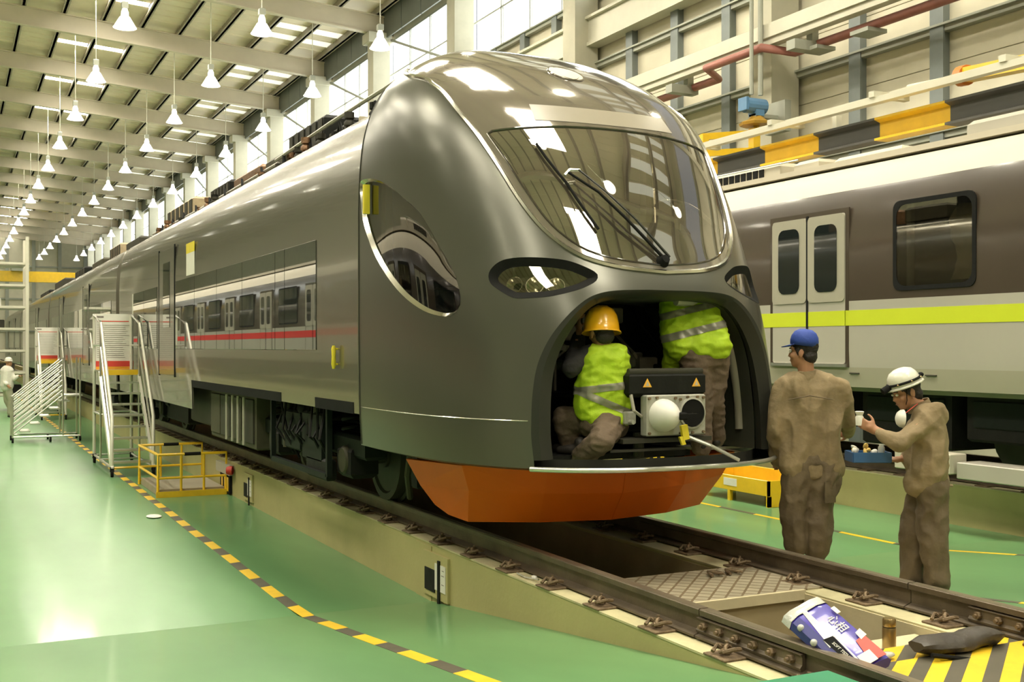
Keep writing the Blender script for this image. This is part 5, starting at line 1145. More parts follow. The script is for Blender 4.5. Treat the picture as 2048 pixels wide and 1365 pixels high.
# tissue pack leaning out of the pit
def pack():
    r = thing('tissue_pack', 'purple plastic-wrapped tissue pack leaning out of the pit against the near rail', 'pack', (4.2, 4.8, .4))
    A = P(1607, 1225, 5.55); B = P(1742, 1345, 5.15); d = (B - A).normalized(); L_ = (B - A).length
    side = (P(1560, 1262, 5.45) - P(1625, 1190, 5.60)); side = (side - d * side.dot(d)).normalized(); nrm_ = d.cross(side).normalized()
    if nrm_.y > 0: nrm_ = -nrm_
    hw, th = .118, .05
    def sec_(t):
        k = 1 if .08 < t < .93 else .75; return [A + d * L_ * t + side * (hw * a_) + nrm_ * (th * b_ * k) for a_, b_ in ((-1, 0), (-.85, .7), (-.4, 1), (.1, .96), (.55, 1), (.88, .7), (1, 0), (.85, -.8), (0, -1), (-.85, -.8))]
    def strip(ts, m, name, sl, par=None, off=0):
        mb = MB(); S_ = [sec_(t) for t in ts]; n = len(sl)
        mb.add([S_[i][k] + (nrm_ * off if 1 <= k <= 5 else side * off * (1 if k == 6 else -1 if k == 0 else 0)) for i in range(len(ts)) for k in sl], [(i * n + j, i * n + j + 1, (i + 1) * n + j + 1, (i + 1) * n + j) for i in range(len(ts) - 1) for j in range(n - 1)])
        return mb.build(name, m, par or r, True)
    ts = [.0, .06, .12, .25, .4, .55, .7, .85, .95, 1.0]
    mb = MB(); S_ = [sec_(t) for t in ts]; n = 10; mb.add([p for s in S_ for p in s], [(i * n + k, i * n + (k + 1) % n, (i + 1) * n + (k + 1) % n, (i + 1) * n + k) for i in range(len(ts) - 1) for k in range(n)] + [tuple(range(n)), tuple((len(ts) - 1) * n + k for k in range(n - 1, -1, -1))])
    bd = mb.build('wrapper', M['purple'], r, True)
    strip([.12, .3, .5, .7, .85], M['navy'], 'navy_panel', [4, 5, 6], None, .002)
    strip([-.03, .0, .06, .10], M['film'], 'end_seal', list(range(10)) + [0], None, .004)
    def quad(t0, s0, t1, s1, t2, s2, t3, s3, m, name, off=.003):
        q = [A + d * L_ * t + side * hw * s_ + nrm_ * (th + off) for t, s_ in ((t0, s0), (t1, s1), (t2, s2), (t3, s3))]
        mb = MB(); mb.add(q + [p - nrm_ * .002 for p in q], [(0, 1, 2, 3), (7, 6, 5, 4), (0, 4, 5, 1), (1, 5, 6, 2), (2, 6, 7, 3), (3, 7, 4, 0)]); return mb.build(name, m, r)
    quad(.09, .30, .09, .10, .52, .16, .62, .62, M['film'], 'white_swoosh'); quad(.50, .60, .52, .16, .60, .25, .62, .66, M['film'], 'white_swoosh', .0035); quad(.5, .15, .5, .08, 1., .22, 1., .3, M['paper'], 'white_line', .004)
    quad(.50, .60, .52, .18, .95, .34, .95, .60, M['black'], 'dark_panel', .005)
    quad(.68, -.80, .70, -.35, .98, -.10, 1.0, -.8, M['red'], 'red_patch', .004)
    quad(.86, -.45, .86, .15, 1.0, .2, 1.0, -.4, M['paper'], 'white_patch', .006); quad(.60, -.88, .62, -.6, .72, -.55, .70, -.88, M['paper'], 'white_patch', .006); quad(.22, -.9, .22, -.72, .32, -.72, .32, -.9, M['paper'], 'white_patch', .006)
    mw = Matrix((( *d, 0), (*(-side), 0), (*nrm_, 0), (0, 0, 0, 1))).transposed(); mw.translation = A + d * L_ * .42 - side * hw * .38 + nrm_ * (th + .005)
    textobj('lettering', '心相', .058, M['paper'], r, mw, .001)
    mw2 = mw.copy(); mw2.translation = A + d * L_ * .72 + side * hw * .42 + nrm_ * (th + .008); textobj('lettering', 'SOFT TISSUE', .022, M['paper'], r, mw2, .0006)
    for t_, s_ in ((.22, .8), (.45, .9)):
        c = A + d * L_ * t_ + side * hw * s_ + nrm_ * th * .75; MB().ell(c, (.018, .018, .018), 10, 6).build('printed_ball', M['film'], r, True)
pack()
# black tool bag roll
r = thing('tool_bag', 'black rolled tool bag lying on the striped plates', 'bag', (4.7, 4.35, RZ))
A = P(1832, 1306, 5.66); B = P(1996, 1290, 5.95)
d = (B - A).normalized(); s_ = Vector((d.y, -d.x, 0)).normalized(); zc = RZ + .068
mb = MB(); n = 14; ts = np.linspace(0, 1, 16); vs = []
for t in ts:
    e = min(1, 3.5 * min(t, 1 - t) + .55); wob = .012 * math.sin(9 * t + 1)
    c = Vector((A.x + (B.x - A.x) * t, A.y + (B.y - A.y) * t, zc + wob * .6))
    for k in range(n):
        a_ = 2 * math.pi * k / n; q = .013 * math.sin(3 * a_ + 7 * t) + .01 * math.sin(17 * t + a_)
        vs.append(c + s_ * math.cos(a_) * (.085 * e + q * .5) + Vector((0, 0, 1)) * max(-.045, math.sin(a_) * (.047 * e + q * .4)))
mb.add(vs, [(i * n + k, i * n + (k + 1) % n, (i + 1) * n + (k + 1) % n, (i + 1) * n + k) for i in range(15) for k in range(n)] + [tuple(range(n)), tuple(15 * n + k for k in range(n - 1, -1, -1))])
mb.build('bag_body', M['bag'], r, True)
MB().tube([A + Vector((0, 0, .01)) + s_ * .1, (A + B) / 2 + s_ * .14 + Vector((0, 0, -.03)), B + s_ * .1], .012, 6).build('seam_piping', M['black'], r, True)
# crumpled film beside the pack
b = MB().ell(P(1768, 1312, 5.65), (.07, .03, .018), 12, 8).build('film_scrap', M['film'], None, True); tag(b, 'crumpled clear film at the foot of the gold flask', 'scrap')
# clutter on the tread plate
for k, (u, v) in enumerate(((1470, 1152), (1500, 1146))):
    pts = [Vector((4.66 + .15 * k + .05 * math.cos(t * 2.1), 6.32 + .06 * math.sin(t * 3.3), RZ + .022 + .004 * t)) for t in np.linspace(0, 4, 22)]
    o = MB().tube(pts, .010, 6).build('loose_clip', M['rust'], None, True); tag(o, ['rusty loose rail clip lying on the tread plate, nearer the pit', 'rusty loose rail clip lying on the tread plate, nearer the far rail'][k], 'rail clip')
# ================================================================ PEOPLE
def chain(mb, pts, rs, n=10, sub=4):
    """overlapping rounded links from joint to joint, radii blended"""
    for i in range(len(pts) - 1):
        a, b = Vector(pts[i]), Vector(pts[i + 1]); ra, rb = rs[i], rs[i + 1]
        ts = np.linspace(0, 1, sub); P_ = [a.lerp(b, t) for t in ts]; R_ = [ra + (rb - ra) * t for t in ts]
        d = (b - a).normalized() if (b - a).length > 1e-6 else Vector((0, 0, 1))
        P_ = [a - d * ra * .9, a - d * ra * .6] + P_ + [b + d * rb * .6, b + d * rb * .9]; R_ = [ra * .42, ra * .8] + R_ + [rb * .8, rb * .42]
        mb.tube(P_, R_, n)
def fuse(mb, name, m, parent, voxel=.014, smooth=6, folds=0., fscale=14., fdir=None):
    """weld the overlapping pieces into one continuous skin"""
    me = bpy.data.meshes.new(name); me.from_pydata(mb.v, [], mb.f); bm = bmesh.new(); bm.from_mesh(me); bmesh.ops.recalc_face_normals(bm, faces=bm.faces); bm.to_mesh(me); bm.free()
    o = bpy.data.objects.new(name, me); COL.objects.link(o)
    md = o.modifiers.new('r', 'REMESH'); md.mode = 'VOXEL'; md.voxel_size = voxel
    ms = o.modifiers.new('s', 'SMOOTH'); ms.iterations = smooth; ms.factor = .5
    me2 = bpy.data.meshes.new_from_object(o.evaluated_get(bpy.context.evaluated_depsgraph_get())); bpy.data.objects.remove(o); me2.name = name
    if folds:
        nv = len(me2.vertices); co = np.empty(nv * 3); me2.vertices.foreach_get('co', co); co = co.reshape(-1, 3); no = np.empty(nv * 3); me2.vertices.foreach_get('normal', no); no = no.reshape(-1, 3)
        fs_ = fdir or (1, 1, 2.2)
        for i in range(nv):
            p = co[i]; q = Vector((p[0] * fs_[0], p[1] * fs_[1], p[2] * fs_[2])) * fscale
            h = 1 - abs(noise.noise(q)) * 2.4; h2 = noise.noise(q * .45 + Vector((5, 3, 1)))
            co[i] += no[i] * folds * (h * .7 + h2 * .9 - .3)
        me2.vertices.foreach_set('co', co.reshape(-1)); me2.update()
    me2.materials.clear(); me2.materials.append(m); me2.polygons.foreach_set('use_smooth', [True] * len(me2.polygons))
    return link(name, me2, parent)
def frame_of(fwd, up=(0, 0, 1)):
    f = Vector(fwd).normalized(); u = Vector(up); r = f.cross(u).normalized(); u = r.cross(f).normalized(); return r, f, u
def headpieces(mb, c, fwd, up=(0, 0, 1), s=1.):
    """skull, jaw, brow, nose, lips, ears and chin; c = centre of the head"""
    r, f, u = frame_of(fwd, up); R3 = Matrix((r, f, u)).transposed().to_3x3()
    def E(x, y, z, a, b, c_): mb.ell(Vector(c) + (r * x + f * y + u * z) * s, (a * s, b * s, c_ * s), 14, 10, R3)
    E(0, -.012, .035, .074, .094, .080); E(0, .030, -.035, .058, .062, .075); E(0, .052, -.085, .034, .034, .030)
    E(0, .088, -.020, .013, .018, .022); E(0, .100, -.030, .012, .012, .010); E(0, .072, .028, .048, .022, .014)
    E(0, .083, -.058, .024, .012, .007); E(0, .081, -.068, .020, .012, .007)
    for q in (-1, 1): E(q * .076, -.005, -.015, .010, .020, .032); E(q * .045, .062, -.028, .022, .022, .022)
def face_details(parent, c, fwd, up=(0, 0, 1), s=1.):
    r, f, u = frame_of(fwd, up)
    for q in (-1, 1):
        p = Vector(c) + (r * q * .031 + f * .083 + u * .002) * s
        MB().ell(p, (.013 * s, .008 * s, .009 * s), 10, 6).build('eye', M['paper'], parent, True)
        MB().ell(p + f * .006 * s, (.006 * s, .004 * s, .006 * s), 8, 6).build('pupil', M['black'], parent, True)
        MB().tube([Vector(c) + (r * q * .015 + f * .092 + u * .022) * s, Vector(c) + (r * q * .034 + f * .090 + u * .027) * s, Vector(c) + (r * q * .050 + f * .078 + u * .022) * s], .0035 * s, 5).build('eyebrow', M['hair'], parent, True)
    MB().tube([Vector(c) + (r * -.020 + f * .090 - u * .063) * s, Vector(c) + (f * .096 - u * .063) * s, Vector(c) + (r * .020 + f * .090 - u * .063) * s], .0025 * s, 5).build('mouth', mat('lip', (.28, .11, .08), .5), parent, True)
def hair(parent, c, fwd, up=(0, 0, 1), s=1., low=-.06):
    r, f, u = frame_of(fwd, up); R3 = Matrix((r, f, u)).transposed().to_3x3(); mb = MB()
    mb.ell(Vector(c) + (-f * .018 + u * .040) * s, (.080 * s, .096 * s, .084 * s), 14, 10, R3)
    mb.ell(Vector(c) + (-f * .050 + u * low * .5) * s, (.070 * s, .052 * s, .060 * s), 14, 10, R3)
    for q in (-1, 1): mb.ell(Vector(c) + (r * q * .066 + f * .01 + u * .005) * s, (.014 * s, .022 * s, .035 * s), 10, 8, R3)
    return fuse(mb, 'hair', M['hair'], parent, .007, 3, .003, 60)
def hand(mb, wrist, d, palm_n, curl=.5, s=1., thumb=1, spread=.12):
    """five separate fingers; d = direction of the hand, palm_n = way the palm faces, thumb side +-1"""
    d = Vector(d).normalized(); n = Vector(palm_n); n = (n - d * n.dot(d)).normalized(); t = d.cross(n).normalized() * thumb
    w0 = Vector(wrist)
    for q, wd in ((-.026, .012), (-.009, .013), (.009, .013), (.026, .012)): chain(mb, [w0 + d * .005 * s + t * q * .7 * s, w0 + d * .085 * s + t * q * s], [wd * 1.25 * s, wd * s], 8, 3)
    mb.ell(w0 + d * .045 * s, (.028 * s, .028 * s, .024 * s), 10, 8)
    for q, ln in ((-.030, .062), (-.010, .074), (.010, .080), (.029, .072)):
        p = w0 + d * .085 * s + t * q * s; dd = (d + t * q * spread * 20 * .1).normalized(); pts = [p]; ang = curl * .5
        for k, fr in enumerate((.45, .32, .23)):
            v = dd * math.cos(ang) + n * math.sin(ang); p = p + v * ln * fr * s; pts.append(p); ang += curl
        chain(mb, pts, [.0092 * s, .0086 * s, .0078 * s, .0066 * s], 8, 3)
    p = w0 + d * .028 * s + t * .026 * s; pts = [p]
    for v, ln in ((t * .75 + d * .6 + n * .3, .036), (t * .35 + d * .85 + n * .45, .032), (t * .0 + d * .9 + n * .6, .026)): p = p + v.normalized() * ln * s; pts.append(p)
    chain(mb, pts, [.013 * s, .0105 * s, .0095 * s, .0075 * s], 8, 3)
def shoe(parent, ankle, toe_dir, s=1.):
    d = Vector(toe_dir); d.z = 0; d.normalize(); a = Vector(ankle); mb = MB()
    chain(mb, [a + Vector((0, 0, .0)), a - Vector((0, 0, .03)) - d * .02], [.042 * s, .044 * s]); chain(mb, [a - Vector((0, 0, .045)) - d * .04, a - Vector((0, 0, .052)) + d * .07, a - Vector((0, 0, .058)) + d * .15], [.036 * s, .038 * s, .030 * s])
    return fuse(mb, 'shoe', M['shoe'], parent, .011, 3)

def person(label, loc): return thing('person', label, 'person', loc)
S_R = Vector((cs, -sn, 0)); S_F = Vector((sn, cs, 0)); UP = Vector((0, 0, 1))

# ---- 1: man in khaki with a blue cap, seen from behind, on the kerb beside the far rail
D = 8.15; o = person('man in khaki work clothes and a blue cap seen from behind by the nose', (5.49, 6.38, RZ))
def A1(u, v, dd=0.): return P(u, v, D + dd)
hd = A1(1606, 704); hf = (-S_R * .85 + S_F * .5).normalized()
mb = MB(); headpieces(mb, hd, hf); chain(mb, [hd - UP * .06 - hf * .02, A1(1612, 752)], [.056, .06])
chain(mb, [A1(1622, 785, .04), A1(1622, 850, .03), A1(1622, 930, .02)], [.06, .06, .07]); 
for q, ank in ((-1, A1(1592, 1100)), (1, A1(1630, 1108))): chain(mb, [A1(1622 + q * 25, 945), A1(1610 + q * 24, 1030), ank], [.058, .045, .036])
for sh_, el, wr in ((A1(1562, 785), A1(1552, 862, -.02), A1(1558, 925, .18)), (A1(1682, 785), A1(1697, 842, .06), A1(1700, 868, .30))): chain(mb, [sh_, el, wr], [.05, .042, .032])
hand(mb, A1(1558, 925, .18), S_F + S_R * .2 - UP * .3, -S_R, .5, thumb=1); hand(mb, A1(1700, 868, .30), S_F - S_R * .4, S_R * -1 + UP * .2, .7, thumb=-1)
body = fuse(mb, 'body', M['skin'], o, .0085, 3)
face_details(o, hd, hf); hair(o, hd, hf)
cm_ = MB(); r_, f_, u_ = frame_of(hf); 
cap_c = hd + UP * .058 - hf * .008; R3 = Matrix((r_, f_, u_)).transposed().to_3x3()
mb = MB(); mb.lathe([(.098, -.012), (.101, .02), (.095, .052), (.076, .084), (.045, .103), (.0, .108)], cap_c, UP - hf * .12, 20)
capo = mb.build('cap', M['bluecap'], o, True); so = capo.modifiers.new('t', 'SOLIDIFY'); so.thickness = .006
mb = MB(); n = 12; vs = []
for k in range(n + 1):
    a_ = math.pi * (k / n) ; vs += [cap_c + r_ * .092 * math.cos(a_) + hf * (.045 + .045 * math.sin(a_)) - UP * .004, cap_c + r_ * .084 * math.cos(a_) + hf * (.05 + .115 * math.sin(a_)) - UP * (.008 + .014 * math.sin(a_))]
mb.add(vs, [(2 * k, 2 * k + 1, 2 * k + 3, 2 * k + 2) for k in range(n)]); bo = mb.build('cap_peak', M['bluecap'], o, True); so = bo.modifiers.new('t', 'SOLIDIFY'); so.thickness = .005
# jacket
mb = MB()
for q in (-1, 0, 1):
    chain(mb, [A1(1621 + q * 30, 778), A1(1622 + q * 33, 850), A1(1624 + q * 34, 928)], [.115, .118, .120])
    chain(mb, [A1(1624 + q * 36, 900), A1(1624 + q * 38, 934)], [.110, .116])
chain(mb, [A1(1570, 778), A1(1614, 762), A1(1676, 778)], [.085, .085, .085])
chain(mb, [A1(1566, 782), A1(1552, 862, -.02), A1(1556, 920, .14)], [.082, .073, .06]); chain(mb, [A1(1680, 784), A1(1694, 842, .06), A1(1698, 866, .26)], [.082, .072, .058])
jk = fuse(mb, 'jacket', M['khaki'], o, .012, 3, .027, 6, (1.2, 1.2, .6))
cb_ = MB().lathe([(.080, -.03), (.076, .0), (.074, .032), (.080, .034), (.086, -.03)], A1(1611, 752), UP - S_R * .1, 18).build('collar', M['khaki'], jk, True)
MB().tube([A1(1576, 800, -.13), A1(1620, 792, -.15), A1(1668, 800, -.13)], .004, 5).build('yoke_seam', M['trouser'], jk)
mb = MB()
for q, ank in ((-1, A1(1590, 1094)), (1, A1(1632, 1104))):
    chain(mb, [A1(1622 + q * 24, 925), A1(1622 + q * 26, 960), A1(1611 + q * 27, 1030), ank], [.115, .118, .098, .082])
chain(mb, [A1(1600, 925), A1(1648, 925)], [.11, .11])
tr = fuse(mb, 'trousers', M['trouser'], o, .012, 3, .025, 7, (1.2, 1.2, 1.1))
pk = MB().obox(A1(1660, 985, -.09), S_R + S_F * .5, UP, S_F, .05, .075, .012).build('leg_pocket', M['trouser'], tr)
for q, ank in ((-1, A1(1592, 1112)), (1, A1(1630, 1118))): shoe(o, Vector((ank.x, ank.y, RZ + .085)), S_F - S_R * .2)

# ---- 2: man with white helmet and head lamp, holding a tray
D2 = 7.6; o = person('man in khaki with white helmet and head lamp, holding a cup and a blue tray', (6.0, 5.9, .28))
def A2(u, v, dd=0.): return P(u, v, D2 + dd)
hd = A2(1812, 783); hf = (-S_R * .93 - S_F * .12 - UP * .34).normalized(); hu = (UP - S_R * .3)
mb = MB(); headpieces(mb, hd, hf, hu); chain(mb, [hd - UP * .05 + S_R * .03, A2(1842, 822)], [.055, .062])
chain(mb, [A2(1852, 840), A2(1860, 900), A2(1852, 960)], [.07, .07, .08])
for q, kn, ank in ((-1, A2(1825, 1070, .1), A2(1822, 1165, .1)), (1, A2(1862, 1070, -.08), A2(1872, 1170, -.08))): chain(mb, [A2(1850, 965, -.09 * q), kn, ank], [.058, .045, .036])
# near arm (camera side) raised with cup; far arm low with tray
nsh, nel, nwr = A2(1868, 832, -.12), A2(1800, 885, -.20), A2(1752, 862, -.12)
fsh, fel, fwr = A2(1846, 838, .14), A2(1832, 915, .10), A2(1806, 918, .02)
chain(mb, [nsh, nel, nwr], [.05, .04, .030]); chain(mb, [fsh, fel, fwr], [.05, .042, .030])
hand(mb, nwr, (A2(1722, 846, -.08) - nwr), S_F * .6 + UP * .3 - S_R * .2, .75, thumb=-1); hand(mb, fwr, (A2(1778, 922, 0) - fwr), UP * .9 - S_R * .1, .65, thumb=1)
body = fuse(mb, 'body', M['skin'], o, .0085, 3)
face_details(o, hd, hf, hu); hair(o, hd, hf, hu, 1., -.075)
r_, f_, u_ = frame_of(hf, hu); hc = hd + u_ * .052 - f_ * .008
he = MB().lathe([(.128, -.016), (.126, -.008), (.108, .0), (.107, .03), (.098, .062), (.076, .09), (.04, .106), (.0, .110)], hc, u_ + f_ * .02, 24).build('helmet', M['whhat'], o, True); so = he.modifiers.new('t', 'SOLIDIFY'); so.thickness = .004
mb = MB(); mb.tube([hc + (r_ * math.cos(t) + f_ * math.sin(t)) * .112 + u_ * .018 for t in np.linspace(0, 2 * math.pi, 25)[:-1]], .009, 6, True, True); mb.build('lamp_strap', M['black'], he, True)
for t in np.linspace(0, 2 * math.pi, 9)[:-1]: MB().ell(hc + (r_ * math.cos(t) + f_ * math.sin(t)) * .121 + u_ * .018, (.008, .008, .005), 6, 4).build('strap_stud', M['gold'], he)
MB().cyl(hc + f_ * .11 + u_ * .012, hc + f_ * .165 + u_ * .0, .024, 12).box(0, 0, 0, 0, 0, 0).build('head_lamp', M['black'], he, True)
MB().ell(hc - f_ * .13 + u_ * .018, (.018, .022, .016)).build('battery_pack', M['black'], he, True)
MB().tube([hd + r_ * -.072 + f_ * .02 + u_ * .04, hd + r_ * -.066 + f_ * .045 - u_ * .05, hd + f_ * .058 - u_ * .118], .003, 5).build('chin_strap', M['black'], he, True)
mb = MB()
for q in (-1, 0, 1): chain(mb, [A2(1852, 838, .09 * q), A2(1858, 890, .10 * q), A2(1857, 950, .11 * q)], [.10, .118, .118])
chain(mb, [A2(1838, 860), A2(1835, 930)], [.09, .10]); chain(mb, [A2(1845, 965, -.08), A2(1866, 965, .08)], [.112, .112])
chain(mb, [nsh, nel, A2(1764, 868, -.14)], [.083, .068, .052]); chain(mb, [fsh, fel, A2(1815, 918, .03)], [.08, .066, .05])
jk = fuse(mb, 'jacket', M['khaki'], o, .011, 3, .025, 7, (1.1, 1.1, .8))
MB().lathe([(.078, -.03), (.072, .0), (.070, .03), (.076, .032), (.084, -.03)], A2(1838, 812), (hd - A2(1842, 822)).normalized() + UP, 18).build('collar', M['khaki'], jk, True)
mb = MB(); mb.tube([A2(1857 + 46 * math.cos(t), 972, .135 * math.sin(t)) for t in np.linspace(0, 2 * math.pi, 25)[:-1]], .012, 6, True, True); mb.build('waistband', M['khaki'], jk, True)
mb = MB(); chain(mb, [A2(1852, 962, .06), A2(1858, 962, -.06)], [.112, .112])
chain(mb, [A2(1852, 970, .08), A2(1828, 1065, .10), A2(1824, 1160, .10)], [.118, .098, .080]); chain(mb, [A2(1858, 970, -.08), A2(1866, 1070, -.08), A2(1874, 1165, -.08)], [.118, .095, .080])
tr = fuse(mb, 'trousers', M['trouser'], o, .011, 3, .025, 7, (1.2, 1.2, 1.1))
def rz_(y): return RZ * max(0, min(1, (RY1 - y) / (RY1 - RY0)))
for p in (A2(1822, 1172, .1), A2(1874, 1180, -.08)): shoe(o, Vector((p.x, p.y, rz_(p.y) + .09)), -S_R + S_F * .1)
# face mask pushed down on the chest
mk = MB().lathe([(.062, .0), (.058, .018), (.044, .036), (.022, .046), (.0, .048)], A2(1806, 838, -.10), -S_R + UP * .05, 18).build('face_mask', M['white'], None, True); tag(mk, 'white cup-shaped dust mask hanging on the chest of the man with the tray', 'mask')
MB().tube([A2(1812, 826, -.12), A2(1826, 815, -.1), A2(1838, 806, -.06)], .003, 5).build('mask_strap', M['red'], mk, True)
cupc = A2(1719, 838, -.06)
cu = MB().lathe([(.0, -.045), (.024, -.045), (.027, .01), (.020, .022), (.027, .038), (.030, .048), (.024, .05), (.0, .035)], cupc, UP, 16).build('paper_cup', M['paper'], None, True); tag(cu, 'small white cup in the raised hand of the helmeted man', 'cup')
# tray with bread and bottle
tc = A2(1736, 922, .02); t_ = thing('food_tray', 'blue tray of yellow and white food held at waist height', 'tray', tuple(tc))
R_, F_ = S_R, S_F
mb = MB(); mb.obox(tc, R_, F_, UP, .125, .09, .006)
for a_, b_, hx, hy in ((R_, .125, .006, .09), (R_, -.125, .006, .09)): mb.obox(tc + a_ * b_ + UP * .03, R_, F_, UP, hx, hy, .032)
for b_ in (.09, -.09): mb.obox(tc + F_ * b_ + UP * .03, R_, F_, UP, .125, .006, .032)
mb.build('tray_box', M['bluebox'], t_)
rf_ = random.Random(8)
for k in range(9):
    p = tc + R_ * rf_.uniform(-.1, .06) + F_ * rf_.uniform(-.06, .06) + UP * rf_.uniform(.05, .10); R3 = Matrix.Rotation(rf_.uniform(0, 3), 3, 'X') @ Matrix.Rotation(rf_.uniform(0, 3), 3, 'Y')
    b = MB().ell(p, (rf_.uniform(.02, .04), rf_.uniform(.015, .03), rf_.uniform(.01, .02)), 8, 6, R3).build('food_piece', mat('bread_yellow', (.75, .52, .14), .6, var=.15) if k % 2 else M['paper'], None, True)
    tag(b, 'crumpled yellow food wrapper heaped in the blue tray' if k % 2 else 'crumpled white tissue heaped in the blue tray', 'food', 'pieces heaped in the blue tray')
b = MB().cyl(tc + R_ * .09 + UP * .01, tc + R_ * .09 + UP * .095, .022, 14).cyl(tc + R_ * .09 + UP * .095, tc + R_ * .09 + UP * .11, .016, 12).build('small_bottle', M['film'], None, True); tag(b, 'small clear bottle standing at the right end of the blue tray', 'bottle')

# ---- 3: squatting man with the orange helmet inside the hatch
D3 = 7.75; o = person('squatting man in a yellow-green vest and orange helmet inside the hatch', (3.95, 6.95, 1.31))
def A3(u, v, dd=0.): return P(u, v, D3 + dd)
hd = A3(1203, 665, .0); hf = (-S_R * .35 + S_F * .93 - UP * .1).normalized()
mb = MB(); headpieces(mb, hd, hf); chain(mb, [hd - UP * .05 - hf * .02, A3(1207, 706)], [.055, .06])
chain(mb, [A3(1210, 722, .03), A3(1207, 780, .03), A3(1212, 838, .02)], [.06, .06, .07])
hip = A3(1212, 848)
chain(mb, [A3(1200, 845, .08), A3(1128, 835, .12), A3(1150, 905, .14)], [.06, .045, .036]); chain(mb, [A3(1215, 850, -.08), A3(1205, 885, -.30), A3(1160, 912, -.02)], [.06, .045, .036])
sL, eL, wL = A3(1170, 718), A3(1142, 738, -.05), A3(1158, 665, .22); sR, eR, wR = A3(1240, 712, .06), A3(1228, 735, .30), A3(1200, 690, .45)
chain(mb, [sL, eL, wL], [.05, .042, .03]); chain(mb, [sR, eR, wR], [.05, .042, .03]); hand(mb, wL, UP + S_F * .4, S_R, .6, thumb=1); hand(mb, wR, UP * .6 + S_F, -S_R, .6, thumb=-1)
body = fuse(mb, 'body', M['skin'], o, .0085, 3); face_details(o, hd, hf); hair(o, hd, hf)
r_, f_, u_ = frame_of(hf, UP + S_R * .06); hc = hd + u_ * .012
he = MB().lathe([(.138, -.020), (.135, -.010), (.124, .0), (.121, .04), (.110, .10), (.086, .145), (.045, .168), (.0, .173)], hc, u_ + f_ * .06, 24).build('helmet', M['orhat'], o, True); so = he.modifiers.new('t', 'SOLIDIFY'); so.thickness = .004
for q in (-.03, 0, .03): MB().tube([hc + r_ * q + (f_ * math.cos(t) * .108 + u_ * (math.sin(t) * .160 + .010)) for t in np.linspace(.5, 2.7, 12)], .006, 5).build('crown_rib', M['orhat'], he, True)
mb = MB()   # dark jacket under the vest
chain(mb, [sL, eL, wL - UP * .03], [.075, .066, .05]); chain(mb, [sR, eR, wR], [.07, .06, .045]); chain(mb, [A3(1180, 712), A3(1235, 712)], [.085, .085]); chain(mb, [A3(1207, 740, .03), A3(1210, 815, .03)], [.095, .095])
jk = fuse(mb, 'jacket', M['sleeve'], o, .012, 4, .008, 10)
mb = MB()
for q in (-1, 0, 1): chain(mb, [A3(1213 + q * 19, 716 , -.01), A3(1206 + q * 22, 770, -.01), A3(1207 + q * 24, 815, -.01)], [.108, .122, .120])
chain(mb, [A3(1190, 824, -.02), A3(1222, 838, -.02)], [.115, .12])
vest = fuse(mb, 'safety_vest', M['hivis'], o, .011, 3, .016, 8)
def beltring(c, ax, ru, rd, hh, n=26, m_='reflective', par=None):
    """band hugging the trunk: centre, axis, half-width across and in depth"""
    ax = Vector(ax).normalized(); a_ = (S_R - ax * S_R.dot(ax)).normalized(); b_ = ax.cross(a_).normalized(); mb = MB(); vs = []
    for k in range(n):
        t = 2 * math.pi * k / n; p = Vector(c) + a_ * ru * math.cos(t) + b_ * rd * math.sin(t); vs += [p - ax * hh, p + ax * hh]
    mb.add(vs, [(2 * k, (2 * k + 2) % (2 * n), (2 * k + 3) % (2 * n), 2 * k + 1) for k in range(n)]); ob = mb.build('reflective_band', M[m_], par, True); so = ob.modifiers.new('t', 'SOLIDIFY'); so.thickness = .004; return ob
def fitband(vest, c, ax, hh, par):
    """reflective band cut from the vest's own surface: faces between two planes, lifted a little"""
    ax = Vector(ax).normalized(); me = vest.data; bm = bmesh.new(); bm.from_mesh(me)
    for s_ in (-1, 1):
        bmesh.ops.bisect_plane(bm, geom=bm.verts[:] + bm.edges[:] + bm.faces[:], plane_co=Vector(c) + ax * hh * s_, plane_no=ax * s_, clear_outer=True)
    bm.normal_update()
    for v in bm.verts: v.co += v.normal * .004
    m2 = bpy.data.meshes.new('reflective_band'); bm.to_mesh(m2); bm.free(); m2.materials.clear(); m2.materials.append(M['reflective']); return link('reflective_band', m2, par)
fitband(vest, A3(1210, 775), UP + S_R * -.12, .024, vest); fitband(vest, A3(1205, 803), UP + S_R * .42, .024, vest)
mb = MB(); chain(mb, [A3(1196, 846, .08), A3(1128, 836, .12), A3(1142, 900, .14)], [.115, .085, .07]); chain(mb, [A3(1215, 852, -.06), A3(1203, 884, -.28), A3(1158, 915, -.02)], [.115, .088, .07]); chain(mb, [A3(1190, 845), A3(1225, 848)], [.12, .12])
fuse(mb, 'trousers', M['browncl'], o, .012, 3, .011, 10)
for p, dd in ((A3(1150, 905, .14), .0), (A3(1160, 915, -.02), 0)): shoe(o, Vector((p.x, p.y, 1.31 + .085)), S_F * .5 - S_R)

